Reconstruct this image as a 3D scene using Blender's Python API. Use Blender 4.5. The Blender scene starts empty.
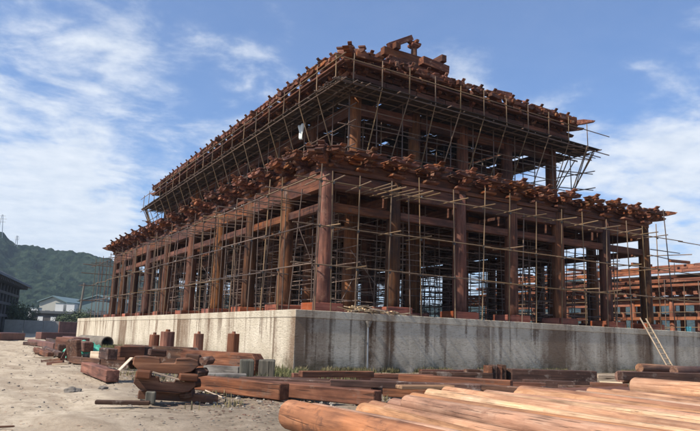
import bpy, bmesh, math, random
import numpy as np
from mathutils import Vector, Matrix, noise as mnoise
random.seed(7)
rnd = random.Random(11)
sc = bpy.context.scene
COL = sc.collection
R = math.radians
V = Vector

# ------------------------------------------------------------------ camera
CAM = V((-13.586, -27.666, 1.6)); FPX = 655.0
yaw, pitch, roll = R(30.54), R(10.53), R(1.98)
_f = V((math.cos(pitch)*math.sin(yaw), math.cos(pitch)*math.cos(yaw), math.sin(pitch)))
_r0 = V((math.cos(yaw), -math.sin(yaw), 0)); _u0 = _r0.cross(_f)
_r = _r0*math.cos(roll) + _u0*math.sin(roll); _u = -_r0*math.sin(roll) + _u0*math.cos(roll)
cam = bpy.data.objects.new('camera', bpy.data.cameras.new('camera')); COL.objects.link(cam)
cam.matrix_world = Matrix.Translation(CAM) @ Matrix((_r, _u, -_f)).transposed().to_4x4()
cam.data.sensor_width = 36; cam.data.lens = 36*FPX/700
cam.data.clip_start = 0.1; cam.data.clip_end = 20000
sc.camera = cam

# ------------------------------------------------------------------ sky, sun, exposure
SUN_AZ = math.atan2(-0.985, -0.045)      # direction towards the sun, from +Y clockwise: x=sin, y=cos
SUN_EL = R(47)
w = bpy.data.worlds.new('World'); sc.world = w; w.use_nodes = True
nt = w.node_tree; N = nt.nodes; L = nt.links
for n in list(N): N.remove(n)
def nn(t, nodes=None, **kw):
    n = (nodes or N).new(t)
    for k, v in kw.items(): setattr(n, k, v)
    return n
def math_(nodes, links, op, a, b=None, c=None, clamp=False):
    n = nodes.new('ShaderNodeMath'); n.operation = op; n.use_clamp = clamp
    for i, x in enumerate((a, b, c)):
        if x is None: continue
        if isinstance(x, (int, float)): n.inputs[i].default_value = x
        else: links.new(x, n.inputs[i])
    return n.outputs[0]
sky = nn('ShaderNodeTexSky', sky_type='NISHITA', sun_disc=False)
sky.sun_elevation = SUN_EL; sky.sun_rotation = SUN_AZ; sky.air_density = 1.0; sky.dust_density = 0.6; sky.ozone_density = 3.0
tc = nn('ShaderNodeTexCoord'); sep = nn('ShaderNodeSeparateXYZ'); L.new(tc.outputs['Generated'], sep.inputs[0])
zz = math_(N, L, 'ADD', math_(N, L, 'MAXIMUM', sep.outputs[2], 0.0), 0.16)
cx = math_(N, L, 'DIVIDE', sep.outputs[0], zz); cy = math_(N, L, 'DIVIDE', sep.outputs[1], zz)
comb = nn('ShaderNodeCombineXYZ'); L.new(cx, comb.inputs[0]); L.new(cy, comb.inputs[1])
mp = nn('ShaderNodeMapping'); L.new(comb.outputs[0], mp.inputs[0])
mp.inputs['Rotation'].default_value = (0, 0, R(25)); mp.inputs['Scale'].default_value = (1.15, 1.25, 1); mp.inputs['Location'].default_value = (3.1, 1.7, 0)
n1 = nn('ShaderNodeTexNoise'); L.new(mp.outputs[0], n1.inputs['Vector'])
n1.inputs['Scale'].default_value = 2.6; n1.inputs['Detail'].default_value = 9; n1.inputs['Roughness'].default_value = .58; n1.inputs['Distortion'].default_value = .5
n2 = nn('ShaderNodeTexNoise'); L.new(mp.outputs[0], n2.inputs['Vector'])
n2.inputs['Scale'].default_value = 7.5; n2.inputs['Detail'].default_value = 7; n2.inputs['Roughness'].default_value = .6
dens = math_(N, L, 'ADD', math_(N, L, 'MULTIPLY', n1.outputs[0], .72), math_(N, L, 'MULTIPLY', n2.outputs[0], .28))
def skydir(px, py):
    d = (_f*FPX + _r*(px-350) + _u*(215.5-py)); d.normalize(); return d
nrm = nn('ShaderNodeVectorMath', operation='NORMALIZE'); L.new(tc.outputs['Generated'], nrm.inputs[0])
# cloud banks: (px, py, angular radius in degrees, extra cover)
for px, py, rad, amt in ((60, 80, 11, .06), (180, 110, 12, .07), (45, 222, 9, .26), (-60, 210, 14, .12), (510, 95, 9, .13), (600, 190, 12, .07), (700, 250, 12, .15),
                         (450, 80, 5, .10), (640, 120, 10, .04), (300, 110, 10, .06), (240, 15, 12, -.10), (560, 10, 12, -.20), (380, 20, 9, -.12), (170, 190, 5, -.06), (20, 170, 5, -.06)):
    d = skydir(px, py); dt = nn('ShaderNodeVectorMath', operation='DOT_PRODUCT'); L.new(nrm.outputs[0], dt.inputs[0]); dt.inputs[1].default_value = d
    mr = nn('ShaderNodeMapRange', interpolation_type='SMOOTHSTEP'); L.new(dt.outputs['Value'], mr.inputs[0])
    mr.inputs[1].default_value = math.cos(R(rad)); mr.inputs[2].default_value = 1.0; mr.inputs[3].default_value = 0; mr.inputs[4].default_value = amt
    dens = math_(N, L, 'ADD', dens, mr.outputs[0])
lowb_ = nn('ShaderNodeMapRange', interpolation_type='SMOOTHSTEP'); L.new(sep.outputs[2], lowb_.inputs[0]); lowb_.inputs[1].default_value = .20; lowb_.inputs[2].default_value = .0; lowb_.inputs[3].default_value = 0; lowb_.inputs[4].default_value = .22
dens = math_(N, L, 'ADD', dens, lowb_.outputs[0])
cov = nn('ShaderNodeMapRange', interpolation_type='SMOOTHERSTEP'); L.new(dens, cov.inputs[0])
cov.inputs[1].default_value = .44; cov.inputs[2].default_value = .80; cov.inputs[3].default_value = 0.09; cov.inputs[4].default_value = .90
cshade = nn('ShaderNodeMapRange'); L.new(n2.outputs[0], cshade.inputs[0]); cshade.inputs[1].default_value = .3; cshade.inputs[2].default_value = .7
cmix = nn('ShaderNodeMix', data_type='RGBA'); L.new(cshade.outputs[0], cmix.inputs[0])
cmix.inputs[6].default_value = (6.6, 7.2, 8.0, 1); cmix.inputs[7].default_value = (8.6, 8.9, 9.2, 1)
skyg = nn('ShaderNodeMix', data_type='RGBA', blend_type='MULTIPLY'); skyg.inputs[0].default_value = 1; L.new(sky.outputs[0], skyg.inputs[6]); skyg.inputs[7].default_value = (.76, 1.08, 1.44, 1)
smix = nn('ShaderNodeMix', data_type='RGBA'); L.new(cov.outputs[0], smix.inputs[0]); L.new(skyg.outputs[2], smix.inputs[6]); L.new(cmix.outputs[2], smix.inputs[7])
bg = nn('ShaderNodeBackground'); L.new(smix.outputs[2], bg.inputs[0]); bg.inputs[1].default_value = 0.082
wo = nn('ShaderNodeOutputWorld'); L.new(bg.outputs[0], wo.inputs[0])
sl = bpy.data.lights.new('sun', 'SUN'); sl.energy = 5.0; sl.angle = R(.53); sl.color = (1, .93, .82)
so = bpy.data.objects.new('sun', sl); COL.objects.link(so)
sd = V((math.sin(SUN_AZ)*math.cos(SUN_EL), math.cos(SUN_AZ)*math.cos(SUN_EL), math.sin(SUN_EL)))
so.rotation_euler = sd.to_track_quat('Z', 'Y').to_euler(); so.location = (-60, -20, 80)
sc.view_settings.view_transform = 'Standard'; sc.view_settings.look = 'None'; sc.view_settings.exposure = 0.52; sc.view_settings.gamma = 1
sc.render.engine = 'CYCLES'
sc.cycles.max_bounces = 5; sc.cycles.diffuse_bounces = 3; sc.cycles.volume_bounces = 0; sc.cycles.glossy_bounces = 2

# ------------------------------------------------------------------ helpers
WM = {}
def setp(o, parent, world):
    WM[o.name] = world
    if parent is not None:
        o.parent = parent; o.matrix_basis = WM[parent.name].inverted() @ world
    else: o.matrix_basis = world
    return o
def thing(name, label, cat, loc=(0, 0, 0), rz=0, group=None):
    o = bpy.data.objects.new(name, None); COL.objects.link(o); o.empty_display_size = .3
    o['label'] = label; o['category'] = cat
    if group: o['group'] = group
    return setp(o, None, Matrix.Translation(V(loc)) @ Matrix.Rotation(rz, 4, 'Z'))
def tag(o, label, cat, group=None):
    o['label'] = label; o['category'] = cat
    if group: o['group'] = group
    return o
def put(name, me, world=Matrix(), parent=None, kind=None, label=None):
    o = bpy.data.objects.new(name, me); COL.objects.link(o); setp(o, parent, world)
    if kind: o['kind'] = kind
    if label: o['label'] = label
    return o
class MB:
    """collects simple solids into one mesh"""
    def __init__(s): s.v = []; s.f = []
    def raw(s, vs, fs, M=None):
        b = len(s.v)
        s.v += [tuple(M @ V(v)) if M is not None else tuple(v) for v in vs]; s.f += [tuple(b+i for i in f) for f in fs]; return s
    def box(s, x0, y0, z0, x1, y1, z1, M=None):
        return s.raw([(x0,y0,z0),(x1,y0,z0),(x1,y1,z0),(x0,y1,z0),(x0,y0,z1),(x1,y0,z1),(x1,y1,z1),(x0,y1,z1)],
              [(0,3,2,1),(4,5,6,7),(0,1,5,4),(1,2,6,5),(2,3,7,6),(3,0,4,7)], M)
    def taper(s, c, b, t, h, M=None):     # block tapering from bottom half-size b to top half-size t
        x, y, z = c
        return s.raw([(x-b,y-b,z),(x+b,y-b,z),(x+b,y+b,z),(x-b,y+b,z),(x-t,y-t,z+h*.45),(x+t,y-t,z+h*.45),(x+t,y+t,z+h*.45),(x-t,y+t,z+h*.45),(x-t,y-t,z+h),(x+t,y-t,z+h),(x+t,y+t,z+h),(x-t,y+t,z+h)],
              [(0,3,2,1),(8,9,10,11)]+[(i,(i+1)%4,(i+1)%4+4,i+4) for i in range(4)]+[(i+4,(i+1)%4+4,(i+1)%4+8,i+8) for i in range(4)], M)
    def cyl(s, p, q, r0, r1=None, n=10, caps=True):
        r1 = r0 if r1 is None else r1; p = V(p); q = V(q); d = (q-p).normalized()
        a = d.orthogonal().normalized(); b = d.cross(a)
        vs = []
        for c, r in ((p, r0), (q, r1)):
            for i in range(n): t = 2*math.pi*i/n; vs.append(c + a*(r*math.cos(t)) + b*(r*math.sin(t)))
        fs = [(i, (i+1) % n, (i+1) % n+n, i+n) for i in range(n)]
        if caps: fs += [tuple(range(n-1, -1, -1)), tuple(range(n, 2*n))]
        return s.raw(vs, fs)
    def prism(s, prof, x0, x1, M=None):   # profile in (y,z), extruded along x
        n = len(prof)
        vs = [(x0, y, z) for y, z in prof]+[(x1, y, z) for y, z in prof]
        return s.raw(vs, [tuple(range(n)), tuple(range(2*n-1, n-1, -1))]+[(i, i+n, (i+1) % n+n, (i+1) % n) for i in range(n)], M)
    def mesh(s, name, mat, bevel=0, smooth=False):
        me = bpy.data.meshes.new(name); me.from_pydata(s.v, [], s.f); 
        bm = bmesh.new(); bm.from_mesh(me); bmesh.ops.recalc_face_normals(bm, faces=bm.faces)
        if bevel: bmesh.ops.bevel(bm, geom=list(bm.edges), offset=bevel, segments=1, affect='EDGES', profile=.5)
        bm.to_mesh(me); bm.free()
        me.materials.append(mat)
        if smooth:
            for p in me.polygons: p.use_smooth = True
        return me
_c = {}
def boxmesh(sx, sy, sz, mat, bev=.015):
    """box centred on x,y with its bottom at z=0"""
    k = ('b', round(sx, 2), round(sy, 2), round(sz, 2), mat.name, bev)
    if k not in _c: _c[k] = MB().box(-k[1]/2, -k[2]/2, 0, k[1]/2, k[2]/2, k[3]).mesh('box', mat, bev)
    return _c[k]
def frame_x(p, q, up=V((0, 0, 1))):
    x = (q-p).normalized(); y = up.cross(x)
    if y.length < 1e-4: y = V((0, 1, 0))
    y.normalize(); z = x.cross(y)
    return Matrix((x, y, z)).transposed().to_4x4()
def beam(name, p, q, wd, h, mat, parent=None, bev=.018, roll=0, **kw):
    """square beam, p and q are the centres of its underside"""
    p = V(p); q = V(q); M = Matrix.Translation((p+q)/2) @ frame_x(p, q) @ Matrix.Rotation(roll, 4, 'X')
    return put(name, boxmesh((q-p).length, wd, h, mat, bev), M, parent, **kw)
def polemesh(mat, n=7):
    k = ('p', mat.name, n)
    if k not in _c:
        _c[k] = MB().cyl((0, 0, 0), (0, 0, 1), 1, .9, n).mesh('pole', mat)
        for p in _c[k].polygons: p.use_smooth = len(p.vertices) == 4
    return _c[k]
def pole(name, p, q, r, mat, parent=None, **kw):
    p = V(p); q = V(q); d = q-p
    M = Matrix.Translation(p) @ d.to_track_quat('Z', 'Y').to_matrix().to_4x4() @ Matrix.Diagonal((r, r, d.length, 1))
    return put(name, polemesh(mat), M, parent, **kw)
def at(px, py, depth):      # a point of the world at a given distance along the view axis
    return CAM + (_f*FPX + _r*(px-350) + _u*(215.5-py))*(depth/FPX)
def gp(px, py, z=0.0):      # a point of a level plane
    d = _f*FPX + _r*(px-350) + _u*(215.5-py); return CAM + d*((z-CAM.z)/d.z)
RT = V((.861, -.508, 0)); FW = V((.508, .861, 0))

# ------------------------------------------------------------------ materials
def mat_base(name):
    m = bpy.data.materials.new(name); m.use_nodes = True; t = m.node_tree
    for n in list(t.nodes): t.nodes.remove(n)
    b = t.nodes.new('ShaderNodeBsdfPrincipled'); o = t.nodes.new('ShaderNodeOutputMaterial'); t.links.new(b.outputs[0], o.inputs[0])
    return m, t.nodes, t.links, b
def ramp(nodes, links, fac, stops):
    r = nodes.new('ShaderNodeValToRGB'); links.new(fac, r.inputs[0]); e = r.color_ramp.elements
    e[0].position, e[0].color = stops[0][0], (*stops[0][1], 1); e[1].position, e[1].color = stops[-1][0], (*stops[-1][1], 1)
    for p, c in stops[1:-1]: x = e.new(p); x.color = (*c, 1)
    return r.outputs[0]
def noise_(nodes, links, vec, scale, detail=6, rough=.6, dist=0):
    n = nodes.new('ShaderNodeTexNoise'); links.new(vec, n.inputs['Vector'])
    n.inputs['Scale'].default_value = scale; n.inputs['Detail'].default_value = detail; n.inputs['Roughness'].default_value = rough; n.inputs['Distortion'].default_value = dist
    return n.outputs[0]
def mapping(nodes, links, vec, scale=(1, 1, 1), loc=(0, 0, 0)):
    n = nodes.new('ShaderNodeMapping'); links.new(vec, n.inputs[0]); n.inputs['Scale'].default_value = scale; n.inputs['Location'].default_value = loc; return n.outputs[0]
def mixc(nodes, links, fac, a, b, blend='MIX'):
    n = nodes.new('ShaderNodeMix'); n.data_type = 'RGBA'; n.blend_type = blend
    for i, x in ((0, fac), (6, a), (7, b)):
        if isinstance(x, (int, float)): n.inputs[i].default_value = x
        elif isinstance(x, tuple): n.inputs[i].default_value = (*x, 1)
        else: links.new(x, n.inputs[i])
    return n.outputs[2]
def bump_(nodes, links, bsdf, h, strength=.4, dist=.02):
    n = nodes.new('ShaderNodeBump'); links.new(h, n.inputs['Height']); n.inputs['Strength'].default_value = strength; n.inputs['Distance'].default_value = dist
    links.new(n.outputs[0], bsdf.inputs['Normal'])
def wood(name, dark, mid, light, axis='X', gs=9, rough=.7, vary=.35, bump=.5, blot=None, hue=.010, cracks=.75, knots=0.0):
    m, n, l, b = mat_base(name)
    t = n.new('ShaderNodeTexCoord'); oi = n.new('ShaderNodeObjectInfo')
    off = n.new('ShaderNodeVectorMath'); off.operation = 'SCALE'; 
    cmb = n.new('ShaderNodeCombineXYZ'); [l.new(oi.outputs['Random'], cmb.inputs[i]) for i in range(3)]
    l.new(cmb.outputs[0], off.inputs[0]); off.inputs['Scale'].default_value = 57
    add = n.new('ShaderNodeVectorMath'); l.new(t.outputs['Object'], add.inputs[0]); l.new(off.outputs[0], add.inputs[1]); v = add.outputs[0]
    s = {'X': (.07, 1, 1), 'Y': (1, .07, 1), 'Z': (1, 1, .07)}[axis]
    g = noise_(n, l, mapping(n, l, v, s), gs, 8, .65, .4)
    big = noise_(n, l, mapping(n, l, v, {'X': (.5, 1, 1), 'Y': (1, .5, 1), 'Z': (1, 1, .5)}[axis]), 1.1, 5, .6)
    c = ramp(n, l, g, [(.30, dark), (.5, mid), (.72, light)])
    bl = ramp(n, l, big, [(.35, (.45, .42, .42)), (.5, (.9, .9, .9)), (.7, (1.25, 1.15, 1.05))])
    c = mixc(n, l, 1.0, c, bl, 'MULTIPLY')
    if blot:
        k = ramp(n, l, noise_(n, l, v, 2.3, 6, .7), [(.55, (0, 0, 0)), (.68, (1, 1, 1))]); c = mixc(n, l, k, c, blot)
    hgt = g
    if cracks:
        cr = noise_(n, l, mapping(n, l, v, {'X': (.035, 1, 1), 'Y': (1, .035, 1), 'Z': (1, 1, .035)}[axis], (3, 1, 2)), gs*2.2, 3, .5, .8)
        ck = ramp(n, l, cr, [(.33, (1, 1, 1)), (.38, (0, 0, 0))]); c = mixc(n, l, math_(n, l, 'MULTIPLY', ck, cracks), c, tuple(x*.35 for x in dark)); hgt = math_(n, l, 'SUBTRACT', g, math_(n, l, 'MULTIPLY', ck, .6))
    if knots:
        vo = n.new('ShaderNodeTexVoronoi'); l.new(mapping(n, l, v, {'Z': (1, 1, .55)}.get(axis, (.55, 1, 1))), vo.inputs['Vector']); vo.inputs['Scale'].default_value = 1.9
        kn = ramp(n, l, math_(n, l, 'ADD', vo.outputs['Distance'], math_(n, l, 'MULTIPLY', g, .12)), [(.10, (1, 1, 1)), (.19, (0, 0, 0))]); c = mixc(n, l, math_(n, l, 'MULTIPLY', kn, knots), c, tuple(x*.7 for x in dark))
        sc_ = ramp(n, l, noise_(n, l, mapping(n, l, v, (1, 1, .3), (7, 7, 7)), 3.2, 8, .75), [(.52, (0, 0, 0)), (.64, (.7,)*3)]); c = mixc(n, l, sc_, c, tuple(x*1.5 for x in dark))
    hs = n.new('ShaderNodeHueSaturation'); l.new(c, hs.inputs['Color'])
    l.new(math_(n, l, 'MULTIPLY_ADD', oi.outputs['Random'], vary*2, 1-vary), hs.inputs['Value'])
    r2 = math_(n, l, 'FRACT', math_(n, l, 'MULTIPLY', oi.outputs['Random'], 17.3))
    l.new(math_(n, l, 'MULTIPLY_ADD', r2, hue, .5-hue*.5), hs.inputs['Hue'])
    l.new(math_(n, l, 'MULTIPLY_ADD', r2, .2, .9), hs.inputs['Saturation'])
    l.new(hs.outputs[0], b.inputs['Base Color'])
    l.new(ramp(n, l, big, [(.3, (rough-.12,)*3), (.7, (rough+.15,)*3)]), b.inputs['Roughness'])
    b.inputs['Specular IOR Level'].default_value = .25
    bump_(n, l, b, hgt, bump, .014)
    return m
COLW = wood('column_wood', (.038, .015, .008), (.112, .042, .020), (.215, .090, .042), 'Z', 7, .66, .45, blot=(.13, .065, .038), hue=.022)
BEAMW = wood('beam_wood', (.036, .014, .008), (.108, .038, .019), (.21, .090, .045), 'X', 7, .68, .30, blot=(.10, .05, .035))
BRKW = wood('bracket_wood', (.034, .012, .007), (.115, .037, .018), (.32, .125, .056), 'X', 6, .66, .45, blot=(.30, .17, .10))
OLDW = wood('old_beam_wood', (.035, .018, .013), (.085, .042, .028), (.18, .10, .068), 'X', 8, .75, .35, blot=(.22, .17, .14))
RUSTW = wood('red_beam_wood', (.055, .022, .013), (.145, .058, .034), (.27, .125, .075), 'X', 7, .7, .25, blot=(.12, .07, .05))
GREYW = wood('grey_wood', (.09, .08, .07), (.20, .18, .155), (.34, .31, .27), 'X', 8, .8, .25)
PALEW = wood('pale_wood', (.30, .22, .14), (.48, .37, .25), (.62, .51, .38), 'X', 8, .75, .2)
LOGW = wood('log_wood', (.22, .110, .062), (.42, .225, .130), (.55, .35, .225), 'Z', 13, .74, .16, .8, blot=(.30, .15, .085), hue=.008, knots=.8)
LOGD = wood('dark_log_wood', (.09, .045, .03), (.19, .10, .065), (.32, .19, .12), 'Z', 8, .65, .25, .6)
POLEM = wood('bamboo_pole', (.10, .062, .035), (.20, .130, .074), (.31, .22, .13), 'Z', 2.2, .55, .30, .1)
GREYD = wood('dark_grey_wood', (.045, .042, .032), (.10, .092, .072), (.19, .17, .13), 'Z', 7, .85, .2)
LOGX = wood('tan_plank_wood', (.14, .075, .045), (.28, .165, .10), (.42, .28, .18), 'X', 9, .75, .1)
WEATH = wood('weathered_red_wood', (.060, .029, .020), (.145, .070, .047), (.26, .145, .10), 'X', 6, .75, .12, blot=(.09, .06, .05))
STEELP = wood('rusty_steel_pole', (.07, .045, .035), (.15, .10, .075), (.24, .19, .15), 'Z', 2.2, .5, .35, .1)
DECKM = wood('deck_plank', (.028, .020, .015), (.068, .048, .035), (.14, .105, .078), 'X', 5, .85, .35, .4)
PLINTH = wood('orange_painted_board', (.15, .045, .026), (.27, .075, .040), (.38, .16, .10), 'X', 3, .6, .22, .3, blot=(.30, .12, .07), hue=.008)
CHIPW = wood('wood_scrap', (.30, .20, .11), (.5, .36, .22), (.68, .54, .36), 'X', 6, .8, .3)

def plain(name, col, rough=.7, var=.15, scale=3, metallic=0, bump=.15):
    m, n, l, b = mat_base(name); t = n.new('ShaderNodeTexCoord')
    g = noise_(n, l, t.outputs['Object'], scale, 6, .6)
    c = ramp(n, l, g, [(.3, tuple(x*(1-var) for x in col)), (.7, tuple(min(1, x*(1+var)) for x in col))])
    l.new(c, b.inputs['Base Color']); b.inputs['Roughness'].default_value = rough; b.inputs['Metallic'].default_value = metallic
    if bump: bump_(n, l, b, g, bump, .02)
    return m
def wallmat(name, light, mid, stain, amt=1.0):
    m, n, l, b = mat_base(name); t = n.new('ShaderNodeTexCoord'); v = t.outputs['Object']
    sp = n.new('ShaderNodeSeparateXYZ'); l.new(v, sp.inputs[0])
    fine = noise_(n, l, v, 9, 10, .75); mid_ = noise_(n, l, v, .8, 8, .66)
    course = noise_(n, l, mapping(n, l, v, (1, 1, 2.6)), 4.0, 8, .72, .5)
    c = ramp(n, l, mid_, [(.33, mid), (.60, light)])
    c = mixc(n, l, ramp(n, l, course, [(.34, (.8,)*3), (.46, (0, 0, 0))]), c, tuple(x*.62 for x in mid))
    c = mixc(n, l, ramp(n, l, course, [(.58, (0, 0, 0)), (.70, (.6,)*3)]), c, tuple(min(.7, x*1.15) for x in light))
    h = math_(n, l, 'SUBTRACT', mid_, .5); h2 = math_(n, l, 'SUBTRACT', fine, .5)
    def band(scale, loc, lo, hi, a, col, ln=.03, wob=.30, zf=0.0):
        nonlocal c
        q = noise_(n, l, mapping(n, l, v, (1, 1, ln), loc), scale, 3, .5, .15)
        q = math_(n, l, 'ADD', q, math_(n, l, 'MULTIPLY_ADD', h, wob, math_(n, l, 'MULTIPLY', h2, .16)))
        if zf: q = math_(n, l, 'ADD', q, math_(n, l, 'MULTIPLY', math_(n, l, 'SUBTRACT', sp.outputs[2], 2.4), zf))
        c = mixc(n, l, ramp(n, l, q, [(lo, (0, 0, 0)), (hi, (a*amt,)*3)]), c, col)
    band(.42, (3, 8, 1), .50, .62, .80, tuple(x*1.35 for x in stain))           # broad brown washes
    band(1.25, (9, 4, 2), .55, .62, .72, stain, wob=.22, zf=.035)                           # runs below the column feet
    band(3.4, (5, 1, 7), .60, .68, .6, tuple(x*.6 for x in stain), zf=.03)
    band(2.2, (1, 6, 3), .60, .70, .6, tuple(min(.75, x*1.2) for x in light), ln=.05)   # lime runs
    ft = n.new('ShaderNodeMapRange'); l.new(sp.outputs[2], ft.inputs[0]); ft.inputs[1].default_value = .9; ft.inputs[2].default_value = 0
    fa = math_(n, l, 'MULTIPLY', ft.outputs[0], ramp(n, l, noise_(n, l, v, 1.6, 6, .7), [(.36, (0, 0, 0)), (.58, (1, 1, 1))]))
    c = mixc(n, l, math_(n, l, 'MULTIPLY', fa, .8), c, (.075, .07, .04))
    l.new(c, b.inputs['Base Color']); b.inputs['Roughness'].default_value = .95; b.inputs['Specular IOR Level'].default_value = .1
    bump_(n, l, b, math_(n, l, 'ADD', math_(n, l, 'MULTIPLY', course, 1.2), math_(n, l, 'MULTIPLY', fine, .5)), .9, .06)
    return m
PLASTER = wallmat('rough_plaster', (.62, .54, .42), (.46, .39, .29), (.105, .056, .030))
COPING = wallmat('coping_plaster', (.60, .53, .41), (.45, .385, .29), (.20, .125, .075), .6)
SLAB = plain('slab_concrete', (.30, .28, .25), .85, .25, 1.5)
CONC = plain('wall_concrete', (.34, .32, .28), .85, .25, .4)
METALW = plain('white_sheet', (.50, .50, .48), .5, .1, .2); METALG = plain('green_sheet', (.10, .145, .145), .5, .15, .2)
DARKB = plain('dark_roof', (.045, .05, .055), .7, .25, .3); DARKT = plain('weathered_dark_timber', (.05, .045, .045), .8, .4, .5)
CLOTHG = plain('green_tarpaulin', (.07, .36, .25), .6, .25, 5); CLOTHW = plain('white_cloth', (.62, .64, .60), .7, .12, 3); CLOTHB = plain('blue_cloth', (.08, .38, .45), .6, .2, 4)
PIPEC = plain('pipe_concrete', (.15, .125, .095), .9, .3, 1.5); ROCK = plain('rock', (.14, .12, .10), .95, .4, 6, bump=.8)
REDSH = plain('rust_red_sheet', (.125, .052, .038), .7, .35, 1.2); BLACKP = plain('black_rubber', (.03, .03, .03), .5, .2, 3); STEEL = plain('grey_steel', (.28, .29, .30), .45, .15, 2, .6)

# ------------------------------------------------------------------ ground
def ground():
    m, n, l, b = mat_base('ground_sand'); t = n.new('ShaderNodeTexCoord'); v = t.outputs['Object']
    a = noise_(n, l, v, .12, 8, .62, .4); f = noise_(n, l, v, 2.2, 10, .7); ff = noise_(n, l, v, 14, 8, .7)
    tr = noise_(n, l, mapping(n, l, v, (1, .12, 1)), .9, 7, .6, .6)
    sand = ramp(n, l, f, [(.3, (.24, .19, .135)), (.5, (.41, .335, .245)), (.72, (.52, .43, .33))])
    dirt = ramp(n, l, f, [(.3, (.11, .085, .06)), (.6, (.24, .19, .14)), (.75, (.36, .30, .23))])
    # yard: sandy concrete on the open left, dirt among the timbers and by the platform
    sp = n.new('ShaderNodeSeparateXYZ'); l.new(v, sp.inputs[0])
    edge = math_(n, l, 'ADD', math_(n, l, 'MULTIPLY', sp.outputs[0], 1.0), math_(n, l, 'MULTIPLY', sp.outputs[1], -.10))
    k = n.new('ShaderNodeMapRange'); k.interpolation_type = 'SMOOTHSTEP'; l.new(math_(n, l, 'ADD', edge, math_(n, l, 'MULTIPLY_ADD', a, 5.0, -2.5)), k.inputs[0]); k.inputs[1].default_value = -9.9; k.inputs[2].default_value = -7.4
    c = mixc(n, l, k.outputs[0], sand, dirt)
    c = mixc(n, l, math_(n, l, 'MULTIPLY', ramp(n, l, tr, [(.52, (0, 0, 0)), (.64, (1, 1, 1))]), .55), c, (.27, .215, .16))
    c = mixc(n, l, ramp(n, l, noise_(n, l, v, .55, 8, .7), [(.58, (0, 0, 0)), (.70, (.5,)*3)]), c, (.16, .125, .09))
    c = mixc(n, l, ramp(n, l, noise_(n, l, mapping(n, l, v, (1, .35, 1), (4, 4, 0)), .33, 9, .7, 1.2), [(.50, (0, 0, 0)), (.60, (.6,)*3)]), c, (.24, .18, .125))
    c = mixc(n, l, ramp(n, l, ff, [(.28, (.7,)*3), (.40, (0, 0, 0))]), c, (.12, .095, .07))
    far = n.new('ShaderNodeMapRange'); l.new(sp.outputs[1], far.inputs[0]); far.inputs[1].default_value = 150; far.inputs[2].default_value = 230
    c = mixc(n, l, far.outputs[0], c, (.09, .095, .055))
    l.new(c, b.inputs['Base Color']); b.inputs['Roughness'].default_value = .92; b.inputs['Specular IOR Level'].default_value = .12
    bump_(n, l, b, math_(n, l, 'ADD', math_(n, l, 'MULTIPLY', f, 1.0), math_(n, l, 'MULTIPLY', ff, .35)), .6, .07)
    xs = sorted(set([-3000, -1200, -500, -200, -100, -60] + [round(-40+i*.7, 2) for i in range(0)] + [round(-40+i*.35, 3) for i in range(230)] + [60, 100, 250, 700, 1500, 3000]))
    ys = sorted(set([-400, -150, -60] + [round(-32+i*.7, 2) for i in range(0)] + [round(-32+i*.35, 3) for i in range(300)] + [90, 120, 200, 400, 900, 1800, 3500]))
    vs = []
    for y in ys:
        for x in xs:
            z = 0
            if -40 <= x <= 40 and -32 <= y <= 72:
                z = -.05 + .09*mnoise.noise(V((x*.45, y*.45, 0))) + .06*mnoise.noise(V((x*1.3, y*1.3, 3))) - .05*max(0, math.cos((x+.12*y)*3.6+mnoise.noise(V((x*.2, y*.1, 9)))*3))*(mnoise.noise(V((x*.15, y*.08, 5))) > 0)
            else: z = -.05
            vs.append((x, y, z))
    nx = len(xs); fs = [(j*nx+i, j*nx+i+1, (j+1)*nx+i+1, (j+1)*nx+i) for j in range(len(ys)-1) for i in range(nx-1)]
    me = bpy.data.meshes.new('ground'); me.from_pydata(vs, [], fs); me.materials.append(m)
    for p in me.polygons: p.use_smooth = True
    put('ground', me, kind='structure')
ground()

# ------------------------------------------------------------------ far hill, haze
def hill(name, prof, depth, back, mat, seed):
    """prof: (px, py) skyline at the given distance; a rounded ridge with its foot 45% nearer"""
    pts = [at(px, py, depth) for px, py in prof]
    n = 320; sk = []
    acc = [0]
    for i in range(1, len(pts)): acc.append(acc[-1]+(pts[i]-pts[i-1]).length)
    for k in range(n):
        s = acc[-1]*k/(n-1); i = max(j for j in range(len(acc)) if acc[j] <= s+1e-6); i = min(i, len(pts)-2)
        t = (s-acc[i])/(acc[i+1]-acc[i]); t2 = t*t*(3-2*t)*.5+t*.5; p = pts[i].lerp(pts[i+1], t); p.z = pts[i].z*(1-t2)+pts[i+1].z*t2; sk.append(p)
    mrow = 90; vs = []
    for j in range(mrow):
        t = j/(mrow-1)                       # 0 near foot .. .72 crest .. 1 behind
        for k, p in enumerate(sk):
            d = p-CAM; d.z = 0; L_ = d.length; d.normalize()
            dist = L_ + (t-.72)*back
            h = math.sin(min(t/.72, 1)*math.pi/2)**1.25 if t < .72 else math.cos((t-.72)/.28*1.3)
            q = V((CAM.x, CAM.y, 0)) + d*dist
            z = max(p.z, 4)*h
            rid = mnoise.fractal(V((q.x*.004, q.y*.004, seed)), 1.0, 2.0, 5)*26*math.sin(math.pi*min(t/.72, 1)) if t < .72 else 0
            tree = (mnoise.noise(V((q.x*.05, q.y*.05, seed)))+.8*mnoise.noise(V((q.x*.13, q.y*.13, seed))))*5.5
            vs.append((q.x, q.y, z+rid+tree-2 if t > 0 else -1))
    me = bpy.data.meshes.new(name); me.from_pydata(vs, [], [(j*n+i, j*n+i+1, (j+1)*n+i+1, (j+1)*n+i) for j in range(mrow-1) for i in range(n-1)]); me.materials.append(mat)
    put(name, me, kind='structure')
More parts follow.
